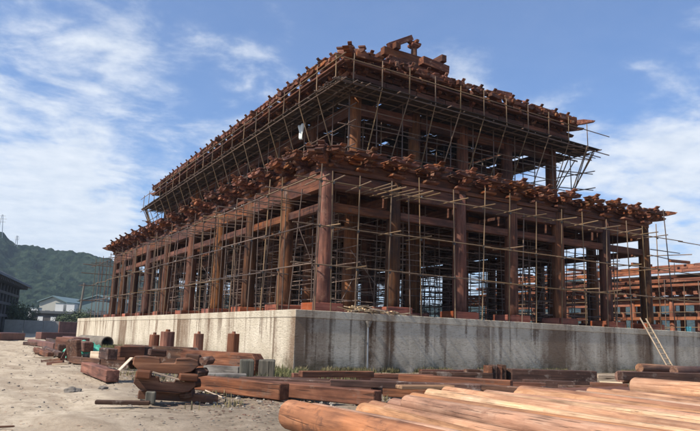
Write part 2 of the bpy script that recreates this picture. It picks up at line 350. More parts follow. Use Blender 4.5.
def hillmat():
    m, n, l, b = mat_base('wooded_slope'); t = n.new('ShaderNodeTexCoord'); v = t.outputs['Object']
    a = noise_(n, l, v, .085, 12, .85); g = noise_(n, l, v, .012, 5, .6)
    c = ramp(n, l, a, [(.40, (.004, .009, .007)), (.5, (.018, .032, .020)), (.60, (.058, .075, .042))])
    c = mixc(n, l, ramp(n, l, g, [(.45, (0, 0, 0)), (.65, (.45,)*3)]), c, (.035, .05, .032))
    l.new(c, b.inputs['Base Color']); b.inputs['Roughness'].default_value = 1; b.inputs['Specular IOR Level'].default_value = 0
    bump_(n, l, b, a, .6, 6); return m
HM = hillmat()
hill('hill', [(-420, 262), (-300, 235), (-200, 215), (-120, 222), (-60, 214), (0, 233), (18, 245), (33, 245), (48, 249), (62, 250), (80, 253), (103, 256), (125, 263), (160, 280), (220, 300), (300, 312)], 900, 420, HM, 3)
hill('far_hill', [(180, 312), (300, 310), (420, 306), (520, 295), (552, 276), (575, 279), (610, 292), (680, 305), (760, 310), (860, 310), (1000, 320)], 1500, 500, HM, 8)

def haze():
    m = bpy.data.materials.new('haze'); m.use_nodes = True; t = m.node_tree
    for n in list(t.nodes): t.nodes.remove(n)
    pv = t.nodes.new('ShaderNodeVolumePrincipled'); pv.inputs['Density'].default_value = HAZE; pv.inputs['Color'].default_value = (.66, .82, 1.0, 1); pv.inputs['Anisotropy'].default_value = 0.2
    o = t.nodes.new('ShaderNodeOutputMaterial'); t.links.new(pv.outputs[0], o.inputs['Volume'])
    me = MB().box(-3100, -420, -4, 3100, 3600, 330).mesh('haze', m); put('haze', me, kind='stuff')
HAZE = 0.00016
haze()

# ------------------------------------------------------------------ platform
PZ = 2.8; PX1, PY1 = 34.0, 62.7
pf = thing('stone_platform', 'long stained concrete and plaster platform that carries the timber hall', 'platform')
body = MB().box(0, 0, -.3, PX1, PY1, PZ-.36).mesh('platform_wall', PLASTER)
put('wall', body, Matrix(), pf)
cp = MB()
cp.box(-.03, -.03, PZ-.36, PX1+.03, 1.2, PZ); cp.box(-.03, 1.2, PZ-.36, 1.2, PY1, PZ); cp.box(PX1-1.2, 1.2, PZ-.36, PX1+.03, PY1, PZ); cp.box(1.2, PY1-1.2, PZ-.36, PX1-1.2, PY1, PZ)
put('coping', cp.mesh('coping', COPING, .02), Matrix(), pf)
put('floor_slab', MB().box(1.2, 1.2, PZ-.36, PX1-1.2, PY1-1.2, PZ-.02).mesh('floor_slab', SLAB), Matrix(), pf)

# ------------------------------------------------------------------ timber hall
XS = [2.7, 7.1, 11.9, 16.1, 20.4, 25.1, 29.5]
YS = [2.5, 7.2, 12.7, 18.7, 25.4, 32.6, 39.3, 45.3, 50.8, 55.5]
hall = thing('timber_hall', 'unfinished two storey timber temple hall with dark red columns and stacked bracket eaves', 'building', (XS[0], YS[0], PZ))
def column_mesh(z0, z1, r0, r1, mat, n=20):
    k = ('col', round(z1-z0, 2), r0, mat.name)
    if k in _c: return _c[k]
    vs = []; rows = 9
    for j in range(rows):
        t = j/(rows-1); r = r0 + (r1-r0)*t**1.5
        for i in range(n):
            a = 2*math.pi*i/n; rr = r*(1+.012*mnoise.noise(V((math.cos(a)*2, math.sin(a)*2, t*4))))
            vs.append((rr*math.cos(a), rr*math.sin(a), (z1-z0)*t))
    fs = [(j*n+i, j*n+(i+1) % n, (j+1)*n+(i+1) % n, (j+1)*n+i) for j in range(rows-1) for i in range(n)] + [tuple(range(n-1, -1, -1)), tuple((rows-1)*n+i for i in range(n))]
    me = bpy.data.meshes.new('column'); me.from_pydata(vs, [], fs); me.materials.append(mat)
    for p in me.polygons: p.use_smooth = len(p.vertices) == 4
    _c[k] = me; return me
def zrot(): return Matrix.Rotation(rnd.uniform(0, 6.28), 4, 'Z')
nx, ny = len(XS), len(YS)
plk = [boxmesh(1.62, .16, .46, PLINTH, .02), boxmesh(1.30, .16, .46, PLINTH, .02), boxmesh(1.30, 1.30, .08, PLINTH, .02)]
for i, x in enumerate(XS):
    for j, y in enumerate(YS):
        outer = i in (0, nx-1) or j in (0, ny-1)
        ring2 = (not outer) and (i in (1, nx-2) or j in (1, ny-2))
        core = not outer and not ring2
        if core and 3 <= j <= 6 and 3 <= i <= 3: continue
        top = 10.3 if outer else 17.4
        r0 = .43 if outer else .46
        jt = Matrix.Rotation(rnd.uniform(-.006, .006), 4, 'X') @ Matrix.Rotation(rnd.uniform(-.006, .006), 4, 'Y')
        put('column', column_mesh(PZ, top, r0, r0-.06, COLW), Matrix.Translation((x, y, PZ)) @ jt @ zrot(), hall)
        if outer or j <= 2 or i <= 1:
            base = put('plinth', plk[2], Matrix.Translation((x, y, PZ)), hall)
            for sx, sy, ml in ((0, -.73, 0), (0, .73, 0)): put('plinth_board', plk[0], Matrix.Translation((x, y+sy, PZ+rnd.uniform(-.0, .05))) @ Matrix.Rotation(rnd.uniform(-.02, .02), 4, 'Z'), base)
            for sx in (-.73, .73): put('plinth_board', plk[1], Matrix.Translation((x+sx, y, PZ+rnd.uniform(0, .05))) @ Matrix.Rotation(R(90)+rnd.uniform(-.02, .02), 4, 'Z'), base)
def runs(vals): return [(vals[i], vals[i+1]) for i in range(len(vals)-1)]
def ring_beams(name, xs, ys, z, wd, h, inset=.36, mat=BEAMW):
    for a, b_ in runs(xs):
        for y in (ys[0], ys[-1]): beam(name, (a+inset, y, z), (b_-inset, y, z), wd, h, mat, hall)
    for a, b_ in runs(ys):
        for x in (xs[0], xs[-1]): beam(name, (x, a+inset, z), (x, b_-inset, z), wd, h, mat, hall)
ring_beams('lintel', XS, YS, 9.42, .42, .86)
ring_beams('tie_beam', XS, YS, 8.22, .30, .44)
ring_beams('plate_beam', XS, YS, 10.31, .62, .22, -.3+.001*3)
IX, IY = XS[1:-1], YS[1:-1]
ring_beams('lintel', IX, IY, 7.9, .40, .60)
ring_beams('lintel', IX, IY, 9.5, .40, .7)
ring_beams('upper_lintel', IX, IY, 12.25, .42, 1.0)
ring_beams('upper_lintel', IX, IY, 15.75, .40, .8)
ring_beams('plate_beam', IX, IY, 17.40, .66, .24, -.3)
# cross beams, outer ring to inner ring, and through the inside
for x in XS[1:-1]:
    for a, b_ in runs(YS): beam('cross_beam', (x, a+.4, 9.0), (x, b_-.4, 9.0), .36, .62, BEAMW, hall)
for y in YS[1:-1]:
    for a, b_ in runs(XS): beam('cross_beam', (a+.4, y, 9.72), (b_-.4, y, 9.72), .34, .5, BEAMW, hall)
# joists and boards of the upper floor
jm = MB()
for k in range(60): y = YS[0]+1+k*.9; jm.box(XS[0]+.5, y, 10.33, XS[-1]-.5, y+.16, 10.55)
put('joists', jm.mesh('joists', BEAMW), Matrix(), hall, kind='stuff')
fm = MB(); q = random.Random(5)
for r_ in range(88):
    x = XS[0]+.9+r_*.295
    if x > XS[-1]-.9: break
    y = YS[0]+.9
    while y < YS[-1]-.9:
        Lb = q.uniform(3, 4.5)
        if q.random() > .06: fm.box(x, y, 10.57+q.uniform(0, .03), x+.28, min(y+Lb-.02, YS[-1]-.9), 10.63+q.uniform(0, .02))
        y += Lb
put('floor_planks', fm.mesh('floor_planks', DECKM), Matrix(), hall, kind='stuff')

# ---- bracket sets
def boat(L0, L1, h, cut=.55):      # side outline in (y,z): y from -L1 (outside) to L0, curved-up ends
    c = h*cut
    def end(s, Lx): return [(s*(Lx-.34), 0), (s*(Lx-.16), c*.22), (s*(Lx-.05), c*.6), (s*Lx, c), (s*Lx, h)]
    return end(-1, L1)[::-1] + end(1, L0)
def armo(L0, L1, h, wd, mat): return MB().prism([(y, z) for y, z in boat(L0, L1, h)], -wd/2, wd/2).mesh('arm', mat, .012)
def arml(L_, h, wd, mat):
    m = MB(); pr = boat(L_, L_, h); M = Matrix.Rotation(R(90), 4, 'Z'); m.prism(pr, -wd/2, wd/2, M); return m.mesh('arm', mat, .012)
def headmesh(mat, s=1.0):          # carved beam nose with a raised chin
    pr = [(.5, 0), (.5, .26), (-.35, .30), (-.62, .46), (-.80, .50), (-.92, .36), (-.86, .20), (-.70, .16), (-.55, .02), (-.3, -.04)]
    return MB().prism([(y*s, z*s) for y, z in pr], -.15*s, .15*s).mesh('nose', mat, .015)
TIER = .33
def headmesh2(sc_):                 # short beam end with a forked seat for the next purlin
    m = MB(); m.prism([(.5, 0), (.5, .30), (-.30, .30), (-.40, .18), (-.34, .06), (-.22, 0)], -.16, .16)
    m.prism([(-.30, .30), (-.52, .52), (-.42, .60), (-.22, .42), (-.02, .42), (.12, .56), (.24, .50), (.10, .30)], -.17, .17)
    m.v = [(x*sc_, y*sc_, z*sc_) for x, y, z in m.v]; return m.mesh('beam_end', BRKW, .02)
SETM = {}
for key, tiers, step, th in (('low', 3, .36, .34), ('up', 5, .38, .28)):
    latj = MB()
    for k in range(tiers):
        z = .34+k*TIER
        for s in range(0, k):
            Lh = .80
            latj.prism(boat(Lh, Lh, TIER*.66), -.12, .12, Matrix.Translation((0, -step*s, z+.02)) @ Matrix.Rotation(R(90), 4, 'Z'))
            for xx in (-Lh+.14, Lh-.14): latj.taper((xx, -step*s, z+.02+TIER*.64), .13, .19, TIER*.36)
    outer = []
    for k in range(tiers):
        m = MB(); m.prism(boat(.6, step*(k+1)+.20, TIER*.95), -th/2, th/2)
        if k < tiers-1: m.taper((0, -step*(k+1)-.02, TIER*.94), .15, .22, .12)
        outer.append(m.mesh('arm', BRKW, .014))
    le = MB(); le.prism(boat(.82, .82, TIER*.85), -.15, .15, Matrix.Rotation(R(90), 4, 'Z'))
    for xx in (-.66, 0, .66): le.taper((xx, 0, TIER*.84), .14, .21, .16)
    SETM[key] = dict(tiers=tiers, step=step, base=MB().taper((0, 0, 0), .30, .45, .36).mesh('bracket_block', BRKW, .01), lat=latj.mesh('cross_arms', BRKW),
        outer=outer, latend=le.mesh('end_arm', BRKW, .014), head=headmesh2(1.0 if key == 'low' else .74))
def bracket_set(key, x, y, z, ang, parent=hall, scale=1.0):
    S = SETM[key]
    W = Matrix.Translation((x, y, z)) @ Matrix.Rotation(ang+rnd.uniform(-.06, .06), 4, 'Z') @ Matrix.Rotation(rnd.uniform(-.03, .03), 4, 'X') @ Matrix.Rotation(rnd.uniform(-.04, .04), 4, 'Y') @ (Matrix.Diagonal((1.08*scale, 1.08*scale, (.78 if ang < -1 else .64)*scale, 1)) if key == 'low' else Matrix.Scale(scale*.97, 4))
    b_ = put('bracket_set', S['base'], W, parent)
    T, st = S['tiers'], S['step']
    put('cross_arms', S['lat'], W, b_)
    ks = range(T) if key == 'low' else (1, 2, 3, 4)
    for k in ks:
        put('bracket_arm', S['outer'][k], W @ Matrix.Translation((rnd.uniform(-.03, .03), rnd.uniform(-.08, .08), .34+k*TIER)), b_)
    put('end_arm', S['latend'], W @ Matrix.Translation((rnd.uniform(-.08, .08), -st*(T-.2), .34+(T-1)*TIER+.03)), b_)
    if rnd.random() < .93: put('beam_end', S['head'], W @ Matrix.Translation((rnd.uniform(-.05, .05), -st*T+.15+rnd.uniform(-.1, .1), .34+T*TIER-.05)) @ Matrix.Rotation(rnd.uniform(-.08, .06), 4, 'X'), b_)
    return b_
ZB = 10.53
def half_pts(vals): 
    o = []
    for a, b_ in runs(vals): o += [a, (a+b_)/2]
    return o + [vals[-1]]
for y in half_pts(YS)[1:]: bracket_set('low', XS[0], y, ZB, R(-90))
for x in half_pts(XS)[1:]: bracket_set('low', x, YS[0], ZB, 0)
bracket_set('low', XS[0], YS[0], ZB-.06, R(-90), scale=.86); bracket_set('low', XS[0]+.05, YS[0], ZB-.05, 0, scale=.95); bracket_set('low', XS[0], YS[0], ZB-.04, R(-45), scale=1.0)
# hidden sides as one part
def joined_sets(key, pts):
    m = MB(); S = SETM[key]; T, st = S['tiers'], S['step']
    for x, y, z, ang in pts:
        W = Matrix.Translation((x, y, z)) @ Matrix.Rotation(ang, 4, 'Z')
        m.taper((0, 0, 0), .28, .42, .34, W)
        for k in range(T):
            m.prism(boat(.6, st*(k+1)+.2, TIER*.86), -.13, .13, W @ Matrix.Translation((0, 0, .34+k*TIER)))
            m.prism(boat(.8, .8, TIER*.6), -.1, .1, W @ Matrix.Translation((0, -st*k, .36+k*TIER)) @ Matrix.Rotation(R(90), 4, 'Z'))
    return m.mesh('rear_brackets', BRKW)
rear = [(XS[-1], y, ZB, R(90)) for y in half_pts(YS)] + [(x, YS[-1], ZB, R(180)) for x in half_pts(XS)]
put('rear_brackets', joined_sets('low', rear), Matrix(), hall, kind='stuff')
# purlins over the lower brackets
def purlin_run(name, x0, y0, x1, y1, z0, z1, wd, h, n, mat=BEAMW):
    for k in range(n):
        a, b_ = k/n, (k+1)/n
        p = V((x0+(x1-x0)*a, y0+(y1-y0)*a, z0+(z1-z0)*a+rnd.uniform(-.03, .03))); q_ = V((x0+(x1-x0)*b_, y0+(y1-y0)*b_, z0+(z1-z0)*b_+rnd.uniform(-.03, .03)))
        d = (q_-p).normalized(); beam(name, p+d*.02, q_-d*.02, wd, h, mat, hall)
for off, zz_, e_ in ((0.0, 11.12, .5),):
    purlin_run('eave_purlin', XS[0]-e_, YS[0]+off, XS[-1]+e_, YS[0]+off, zz_, zz_, .17, .19, 8)
    if off > -.5: purlin_run('eave_purlin', XS[0]+off, YS[0]+.4, XS[0]+off, YS[-1]+e_, zz_, zz_-.1, .15, .16, 16)
def infill(name, x0, y0, x1, y1, z, z2, h, n, th=.10):
    for k in range(n):
        a, b_ = k/n, (k+1)/n
        beam(name, (x0+(x1-x0)*a+.01, y0+(y1-y0)*a+.01, z+(z2-z)*a), (x0+(x1-x0)*b_-.01*(x1 != x0), y0+(y1-y0)*b_-.01*(y1 != y0), z+(z2-z)*b_), th, h, BEAMW, hall, bev=0)
infill('bracket_board', XS[0], YS[0]+.13, XS[-1], YS[0]+.13, 10.55, 10.55, .66, 12); infill('bracket_board', XS[0]+.13, YS[0]+.3, XS[0]+.13, YS[-1], 10.55, 10.5, .66, 18)
purlin_run('eave_beam', XS[0], YS[0]+.55, XS[-1], YS[0]+.55, 11.08, 11.05, .3, .32, 6); purlin_run('eave_beam', XS[0]+.55, YS[0]+.8, XS[0]+.55, YS[-1], 11.25, 11.15, .3, .32, 9)
# corner hip beams of the lower eaves
def hip(x, y, z, dx, dy, L_, rise, wd=.34, h=.4, name='hip_beam'):
    d = V((dx, dy, 0)).normalized(); p = V((x, y, z))-d*1.0
    pr = [(0, 0), (L_*.55, -.02), (L_*.8, rise*.35), (L_*.97, rise), (L_, rise+.10), (L_*.8, rise*.55+h), (L_*.5, h), (0, h)]
    m = MB().prism([(-a, b_) for a, b_ in pr], -wd/2, wd/2).mesh(name, BRKW, .015)
    ang = math.atan2(-d.x, d.y)*1.0   # local -Y points along d
    W = Matrix.Translation(p) @ Matrix.Rotation(math.atan2(d.x, -d.y), 4, 'Z')
    return put(name, m, W, hall)
hip(XS[-1], YS[0], 11.15, 1, -1, 3.4, .2, .24, .3); hip(XS[-1], YS[0]+.1, 10.8, 1, -1, 2.7, .1)
hip(XS[0], YS[-1], 11.0, -1, 1, 3.2, .3); hip(XS[0], YS[0], 10.85, -1, -1, 2.9, .12, .40, .40); hip(XS[0], YS[0], 10.6, -1, -1, 2.6, .1, .36)
hip(XS[-1], YS[-1], 11.3, 1, 1, 3.3, .3)

# ---- upper brackets
def droop(x, y): return -.022*max(x-7.1, 0) - .019*max(y-7.2, 0)
ZU = 17.64
def spaced(a, b_, s): n = round((b_-a)/s); return [a+(b_-a)*k/n for k in range(n+1)]
UY, UX = spaced(IY[0], IY[-1], 1.62), spaced(IX[0], IX[-1], 1.5)
for y in UY[1:]: bracket_set('up', IX[0], y, ZU+droop(IX[0], y)-.15, R(-90))
for x in UX[1:]: bracket_set('up', x, IY[0], ZU+droop(x, IY[0])-.38, 0)
for a, s in ((-90, 1), (0, 1.0), (-45, 1.1)): bracket_set('up', IX[0], IY[0], ZU-.40+s*.01, R(a), scale=s)
rear = [(IX[-1], y, ZU-.5+droop(IX[-1], y)*.5, R(90)) for y in UY] + [(x, IY[-1], ZU-.9, R(180)) for x in UX]
put('rear_upper_brackets', joined_sets('up', rear), Matrix(), hall, kind='stuff')
for off, zz_, s_ in ((-.75, 18.45, .28), (-1.35, 18.70, .20), (-1.75, 18.60, .14), (.05, 18.2, .4)):
    e = .9 if off > -1.9 else 1.6
    purlin_run('eave_purlin', IX[0]+off+.3, IY[0]+off, IX[-1]+e, IY[0]+off, zz_-.2, zz_+droop(IX[-1], 0)-.28, .24, s_, 7)
    purlin_run('eave_purlin', IX[0]+off, IY[0]+off+.3, IX[0]+off, IY[-1]+e, zz_, zz_+droop(0, IY[-1])-.1, .24, s_, 11)
zc = 18.7+droop(IX[-1], IY[0])
hip(IX[-1], IY[0], zc+.25, 1, -1, 4.4, .2, .26, .34); hip(IX[-1], IY[0]+.3, zc-.15, 1, -1, 3.8, .1, .26, .3); hip(IX[-1]-.4, IY[0], zc-.1, .75, -1, 3.4, .1); hip(IX[-1], IY[0]+.5, zc-.55, 1, -.8, 3.2, .05)
hip(IX[0], IY[0], 18.9, -1, -1, 4.0, .2, .42, .5); hip(IX[0], IY[0], 18.35, -1, -1, 3.4, .1)
zc = 18.6+droop(IX[0], IY[-1]); hip(IX[0], IY[-1], zc, -1, 1, 3.6, .2)
hip(IX[-1], IY[-1], 17.9, 1, 1, 3.8, .2)
infill('bracket_board', IX[0], IY[0]+.15, IX[-1], IY[0]+.15, 17.5, 17.5+droop(IX[-1], 7)*.9, 1.15, 10); infill('bracket_board', IX[0]+.15, IY[0]+.3, IX[0]+.15, IY[-1], 17.5, 17.5+droop(7, IY[-1])*.9, 1.15, 16)
for o_, z_ in ((-1.1, 17.9), (-.4, 17.9)):
    purlin_run('eave_beam', IX[0]+o_+.2, IY[0]+o_, IX[-1]+.8, IY[0]+o_, z_-.2, z_-.2+droop(IX[-1], 0), .2, .30, 8); purlin_run('eave_beam', IX[0]+o_, IY[0]+o_+.3, IX[0]+o_, IY[-1]+.8, z_, z_+droop(0, IY[-1])-.05, .2, .30, 13)
# roof stage above the eaves
for x in (11.9, 16.1): 
    for y in (10.0, 12.7): put('roof_post', column_mesh(17.4, 22.0, .30, .28, COLW, 14), Matrix.Translation((x, y, 17.4)), hall)
def rb(p, q_, wd, h, m=BEAMW, name='roof_beam'): return beam(name, p, q_, wd, h, m, hall)
rb((10.9, 10.0, 21.95), (16.6, 10.0, 21.95), .5, .62); rb((11.2, 9.7, 21.35), (16.3, 9.7, 21.35), .42, .5)
rb((11.9, 9.4, 22.5), (11.9, 13.6, 22.5), .45, .5); rb((16.1, 9.3, 22.5), (16.1, 13.6, 22.5), .45, .55); rb((10.9, 12.7, 21.9), (16.6, 12.7, 21.9), .5, .6)
rb((11.0, 9.0, 20.7), (16.4, 8.9, 20.6), .4, .42); rb((13.2, 8.4, 21.2), (15.6, 8.4, 21.0), .6, .6, BRKW); rb((12.2, 8.2, 20.6), (12.2, 10.2, 20.9), .4, .4, BRKW)
put('king_post', column_mesh(22.5, 23.35, .24, .22, COLW, 14), Matrix.Translation((13.75, 10.0, 22.5)), hall)
kp = put('king_post_block', MB().taper((0, 0, 0), .24, .36, .3).mesh('b', BRKW), Matrix.Translation((13.75, 10, 23.2)), hall)
put('bracket_arm', arml(.6, .26, .24, BRKW), Matrix.Translation((13.75, 10, 23.46)), kp); put('bracket_arm', armo(.5, .5, .26, .24, BRKW), Matrix.Translation((13.75, 10, 23.5)), kp)
rb((11.5, 10.0, 22.6), (13.6, 10.0, 23.82), .34, .40, BRKW, 'sloping_rafter')
# loose blocks, half placed members along the roof edge
for k in range(120):
    if k < 70: x = rnd.uniform(6.0, 26.5); y = rnd.uniform(5.2, 7.6)
    else: x = rnd.uniform(5.0, 7.6); y = rnd.uniform(6, 51)
    z = 18.95+droop(x, y)-(.15 if k < 70 else 0)+rnd.uniform(-.1, .12); L_ = rnd.uniform(.4, 1.3); a = rnd.choice((0, 90))+rnd.uniform(-14, 14)
    d = V((math.cos(R(a)), math.sin(R(a)), rnd.uniform(-.12, .12)))*L_/2
    beam('roof_member', V((x, y, z))-d, V((x, y, z))+d, rnd.uniform(.22, .4), rnd.uniform(.22, .42), BRKW, hall)
beam('roof_member', (18.4, 6.4, 19.35), (20.0, 6.4, 19.45), .6, .42, BRKW, hall)
# inside: deck under the roof, rafters crossing
dm = MB()
for r_ in range(58):
    x = IX[0]-.2+r_*.315
    if x > IX[-1]+.1: break
    y = IY[0]-.2
    while y < IY[-1]:
        Lb = q.uniform(3, 4.5)
        if q.random() > .03: z = 17.1+droop(x, y)*.7+q.uniform(0, .04); dm.box(x, y, z, x+.3, min(y+Lb-.02, IY[-1]+.2), z+.05)
        y += Lb
put('ceiling_planks', dm.mesh('ceiling_planks', DECKM), Matrix(), hall, kind='stuff')
for x in IX[1:-1]:
    for a, b_ in runs(IY): beam('cross_beam', (x, a+.4, 15.9), (x, b_-.4, 15.9), .36, .7, BEAMW, hall)
for y in IY[1:-1]:
    for a, b_ in runs(IX): beam('cross_beam', (a+.4, y, 15.4), (b_-.4, y, 15.4), .36, .6, BEAMW, hall)
# toothed board along the near upper lintel
tm = MB()
for k in range(14): tm.box(IX[0]-1.6+0, IY[0]-.6+k*.42-1.0, 12.2, IX[0]-1.52, IY[0]-.6+k*.42-.72, 12.55)
tm.box(IX[0]-1.6, IY[0]-1.7, 11.9, IX[0]-1.54, IY[0]+4.6, 12.2)
put('toothed_board', tm.mesh('toothed_board', RUSTW), Matrix(), hall)

# ------------------------------------------------------------------ scaffolds
out = thing('outer_scaffold', 'bamboo pole scaffold standing on the platform edge round the lower storey', 'scaffold', (.6, .5, PZ))
def jit(a): return rnd.uniform(-a, a)
FX = [1.31, 2.01, 3.55, 5.53, 7.52, 9.83, 11.96, 14.07, 16.17, 18.49, 20.47, 22.67, 24.99, 26.59, 28.15]
for x in FX:
    lx = jit(.12)
    pole('upright', (x-lx, .5+jit(.05), PZ), (x+lx+jit(.05), .5+jit(.1), 10.0+rnd.uniform(-.2, .5)), .036, POLEM, out)
for x in FX[::4]: pole('upright', (x+jit(.5), 1.55, PZ), (x+jit(.5), 1.55, 9.7+jit(.3)), .038, STEELP, out)
LY = [3.5, 5.4, 7.3, 9.2, 10.4, 12.2, 14.1, 16.2, 18.4, 20.3, 22.6, 24.7, 27, 29.3, 31.5, 33.8, 36.2, 38.4, 40.8, 43, 45.5, 48, 50.2, 52.7, 55, 57.5]
for y in LY:
    ly = jit(.12)
    pole('upright', (.6+jit(.06), y-ly, PZ), (.6+jit(.1), y+ly, 9.6+rnd.uniform(-.3, .6)), .036, POLEM if rnd.random() < .3 else STEELP, out)
    if rnd.random() < .7: pole('upright', (1.55+jit(.06), y+jit(.8), PZ), (1.55+jit(.06), y+jit(.8), 9.4+jit(.3)), .036, STEELP, out)
for z in (5.0, 6.95, 9.22):
    x = -.2
    while x < 31.5:
        L_ = rnd.uniform(5.6, 7.4); pole('ledger', (x, .42+jit(.03), z+jit(.06)), (min(x+L_, 33.2), .42+jit(.03), z+jit(.07)), .034, POLEM, out); x += L_-.5
    y = -.4
    while y < 58.5:
        L_ = rnd.uniform(5.6, 7.4); pole('ledger', (.52+jit(.03), y, z-.05+jit(.07)), (.52+jit(.03), min(y+L_, 60), z-.05+jit(.07)), .034, POLEM if rnd.random() < .4 else STEELP, out); y += L_-.5
for x in FX:
    for z, pr in ((9.32, .95), (7.05, .45), (5.1, .15)):
        if rnd.random() < pr: pole('transom', (x+jit(.1), -.55+jit(.2), z+jit(.05)), (x+jit(.15), 1.9+jit(.3), z+jit(.08)), .036, POLEM, out)
for k in range(7): pole('transom', (4.4+k*.55, -1.0+jit(.3), 9.26+jit(.04)), (4.2+k*.55+jit(.3), 2.1, 9.26+jit(.06)), .036, POLEM, out)
for y in LY:
    for z, pr in ((9.2, .8), (7.0, .5), (4.95, .3)):
        if rnd.random() < pr: pole('transom', (-.3+jit(.25), y+jit(.1), z+jit(.05)), (2.1+jit(.3), y+jit(.15), z+jit(.06)), .036, POLEM if rnd.random() < .3 else STEELP, out)
# boards lying on the top lift at left
for k in range(16):
    y = rnd.uniform(3.5, 22); pole('transom', (.2+jit(.3), y, 8.75+jit(.08)), (2.3, y+jit(.5), 8.8+jit(.08)), .03, STEELP, out)
lash = MB().cyl((0, 0, -.07), (0, 0, .07), .062, .058, 7).mesh('lashing', BLACKP)
for z in (5.0, 6.95, 9.22):
    for x in FX: put('lashing', lash, Matrix.Translation((x, .46, z+jit(.03))) @ Matrix.Rotation(jit(.5), 4, 'Y'), out)
    for y in LY: put('lashing', lash, Matrix.Translation((.56, y, z-.05+jit(.03))) @ Matrix.Rotation(jit(.5), 4, 'X'), out)
# left end overhang
for z in (4.9, 6.7, 8.2, 9.2):
    pole('ledger', (-1.0, 57+jit(.5), z), (4.5, 57.6+jit(.5), z+jit(.05)), .05, STEELP, out)
# right end, free standing frame beyond the last column
pole('upright', (29.9, .6, PZ), (29.2, .6, 11.4), .040, STEELP, out)
for z in (7.9, 8.3): pole('ledger', (27.2, .4, z), (31.2, .8, z+jit(.2)), .035, STEELP, out)
pole('transom', (30.1, -.8, 8.1), (29.0, 3.2, 8.2), .035, POLEM, out)

up = thing('eave_scaffold', 'work deck hung under the upper eaves on slanting poles and rails', 'scaffold', (IX[0], IY[0], 11.9))
DX, DY = IX[0]-2.55, IY[0]-2.55
def deckz(x, y): return 16.85+droop(x, y)*.9
# deck boards
for r_ in range(7):
    x = DX+.05+r_*.36
    y = DY + r_*.36
    while y < IY[-1]+2.2:
        Lb = rnd.uniform(3.2, 4.4); y2 = min(y+Lb, IY[-1]+2.4-.25*(r_ % 3))
        if y2-y > .6: beam('deck_board', (x+jit(.04), y, deckz(x, y)+rnd.uniform(0, .05)), (x+jit(.04), y2+.1, deckz(x, y2)+rnd.uniform(0, .05)), .34, .05, DECKM, up, bev=0)
        y = y2+.001 if y2 > y else 99
        if y2 >= IY[-1]+1.8: break
for r_ in range(7):
    y = DY+.05+r_*.36
    x = DX + r_*.36
    while x < IX[-1]+2.2:
        Lb = rnd.uniform(3.2, 4.4); x2 = min(x+Lb, IX[-1]+3.0-.3*(r_ % 4))
        if x2-x > .6: beam('deck_board', (x, y+jit(.04), deckz(x, y)+rnd.uniform(0, .05)), (x2+.1, y+jit(.04), deckz(x2, y)+rnd.uniform(0, .05)), .34, .05, DECKM, up, bev=0)
        x = x2+.001
        if x2 >= IX[-1]+1.8: break
# right flank and rear boards joined
bm_ = MB()
for r_ in range(7):
    x = IX[-1]+.3+r_*.34
    for k in range(12): y = IY[0]+k*3.6; z = deckz(x, y)*.985+.2; bm_.box(x, y, z, x+.32, y+3.5, z+.05)
    y = IY[-1]+.3+r_*.34
    for k in range(5): xx = IX[0]+k*3.6; z = deckz(xx, y)+.1; bm_.box(xx, y, z, xx+3.5, y+.32, z+.05)
put('rear_deck_boards', bm_.mesh('rear_deck_boards', DECKM), Matrix(), up, kind='stuff')
# bearers under the deck, ragged ends
for y in spaced(DY, IY[-1]+2, 1.35): pole('bearer', (DX-.25+jit(.25), y, deckz(DX, y)-.07), (IX[0]+.3, y+jit(.2), deckz(DX, y)-.07+jit(.05)), .045, STEELP, up)
for x in spaced(DX, IX[-1]+2.3, 1.35): pole('bearer', (x, DY-.25+jit(.25), deckz(x, DY)-.07), (x+jit(.2), IY[0]+.3, deckz(x, DY)-.07+jit(.05)), .045, STEELP, up)
for off in (0, .8, 1.7):
    a = 0
    for y0, y1 in runs(spaced(DY-.3, IY[-1]+2.8, 6)): pole('bearer', (DX+off, y0-.3, deckz(DX, y0)-.16), (DX+off, y1+.3, deckz(DX, y1)-.16), .045, STEELP, up)
    for x0, x1 in runs(spaced(DX-.3, IX[-1]+3.4, 6)): pole('bearer', (x0-.3, DY+off, deckz(x0, DY)-.16), (x1+.3, DY+off, deckz(x1, DY)-.16), .045, STEELP, up)
# rakers, guard posts, rail
for y in spaced(DY+.6, IY[-1]+1.6, 2.45):
    zt = deckz(DX, y)
    if y > DY+2: pole('raker', (IX[0]-.75+jit(.15), y+rnd.uniform(-.2, .5), 12.0), (DX-.05, y, zt), .040, POLEM, up)
    pole('guard_post', (DX-.05, y, zt-.1), (DX-.05+jit(.04), y+jit(.04), zt+1.75+jit(.15)), .038, POLEM, up)
for x in spaced(DX+.8, IX[-1]+1.2, 2.2):
    zt = deckz(x, DY)
    if x > DX+2: pole('raker', (x-rnd.uniform(-.1, .5), IY[0]-.75+jit(.15), 12.0), (x, DY-.05, zt), .040, POLEM, up)
    pole('guard_post', (x, DY-.05, zt-.1), (x+jit(.04), DY-.05, zt+1.85+jit(.12)), .038, POLEM, up)
for y0, y1 in runs(spaced(DY-.4, IY[-1]+2.6, 6)): pole('rail', (DX-.12, y0-.25, deckz(DX, y0)+1.35), (DX-.12, y1+.25, deckz(DX, y1)+1.35), .038, POLEM, up)
for x0, x1 in runs(spaced(DX-.4, IX[-1]+3.4, 6)): pole('rail', (x0-.25, DY-.12, deckz(x0, DY)+1.3), (x1+.25, DY-.12, deckz(x1, DY)+1.3), .038, POLEM, up)
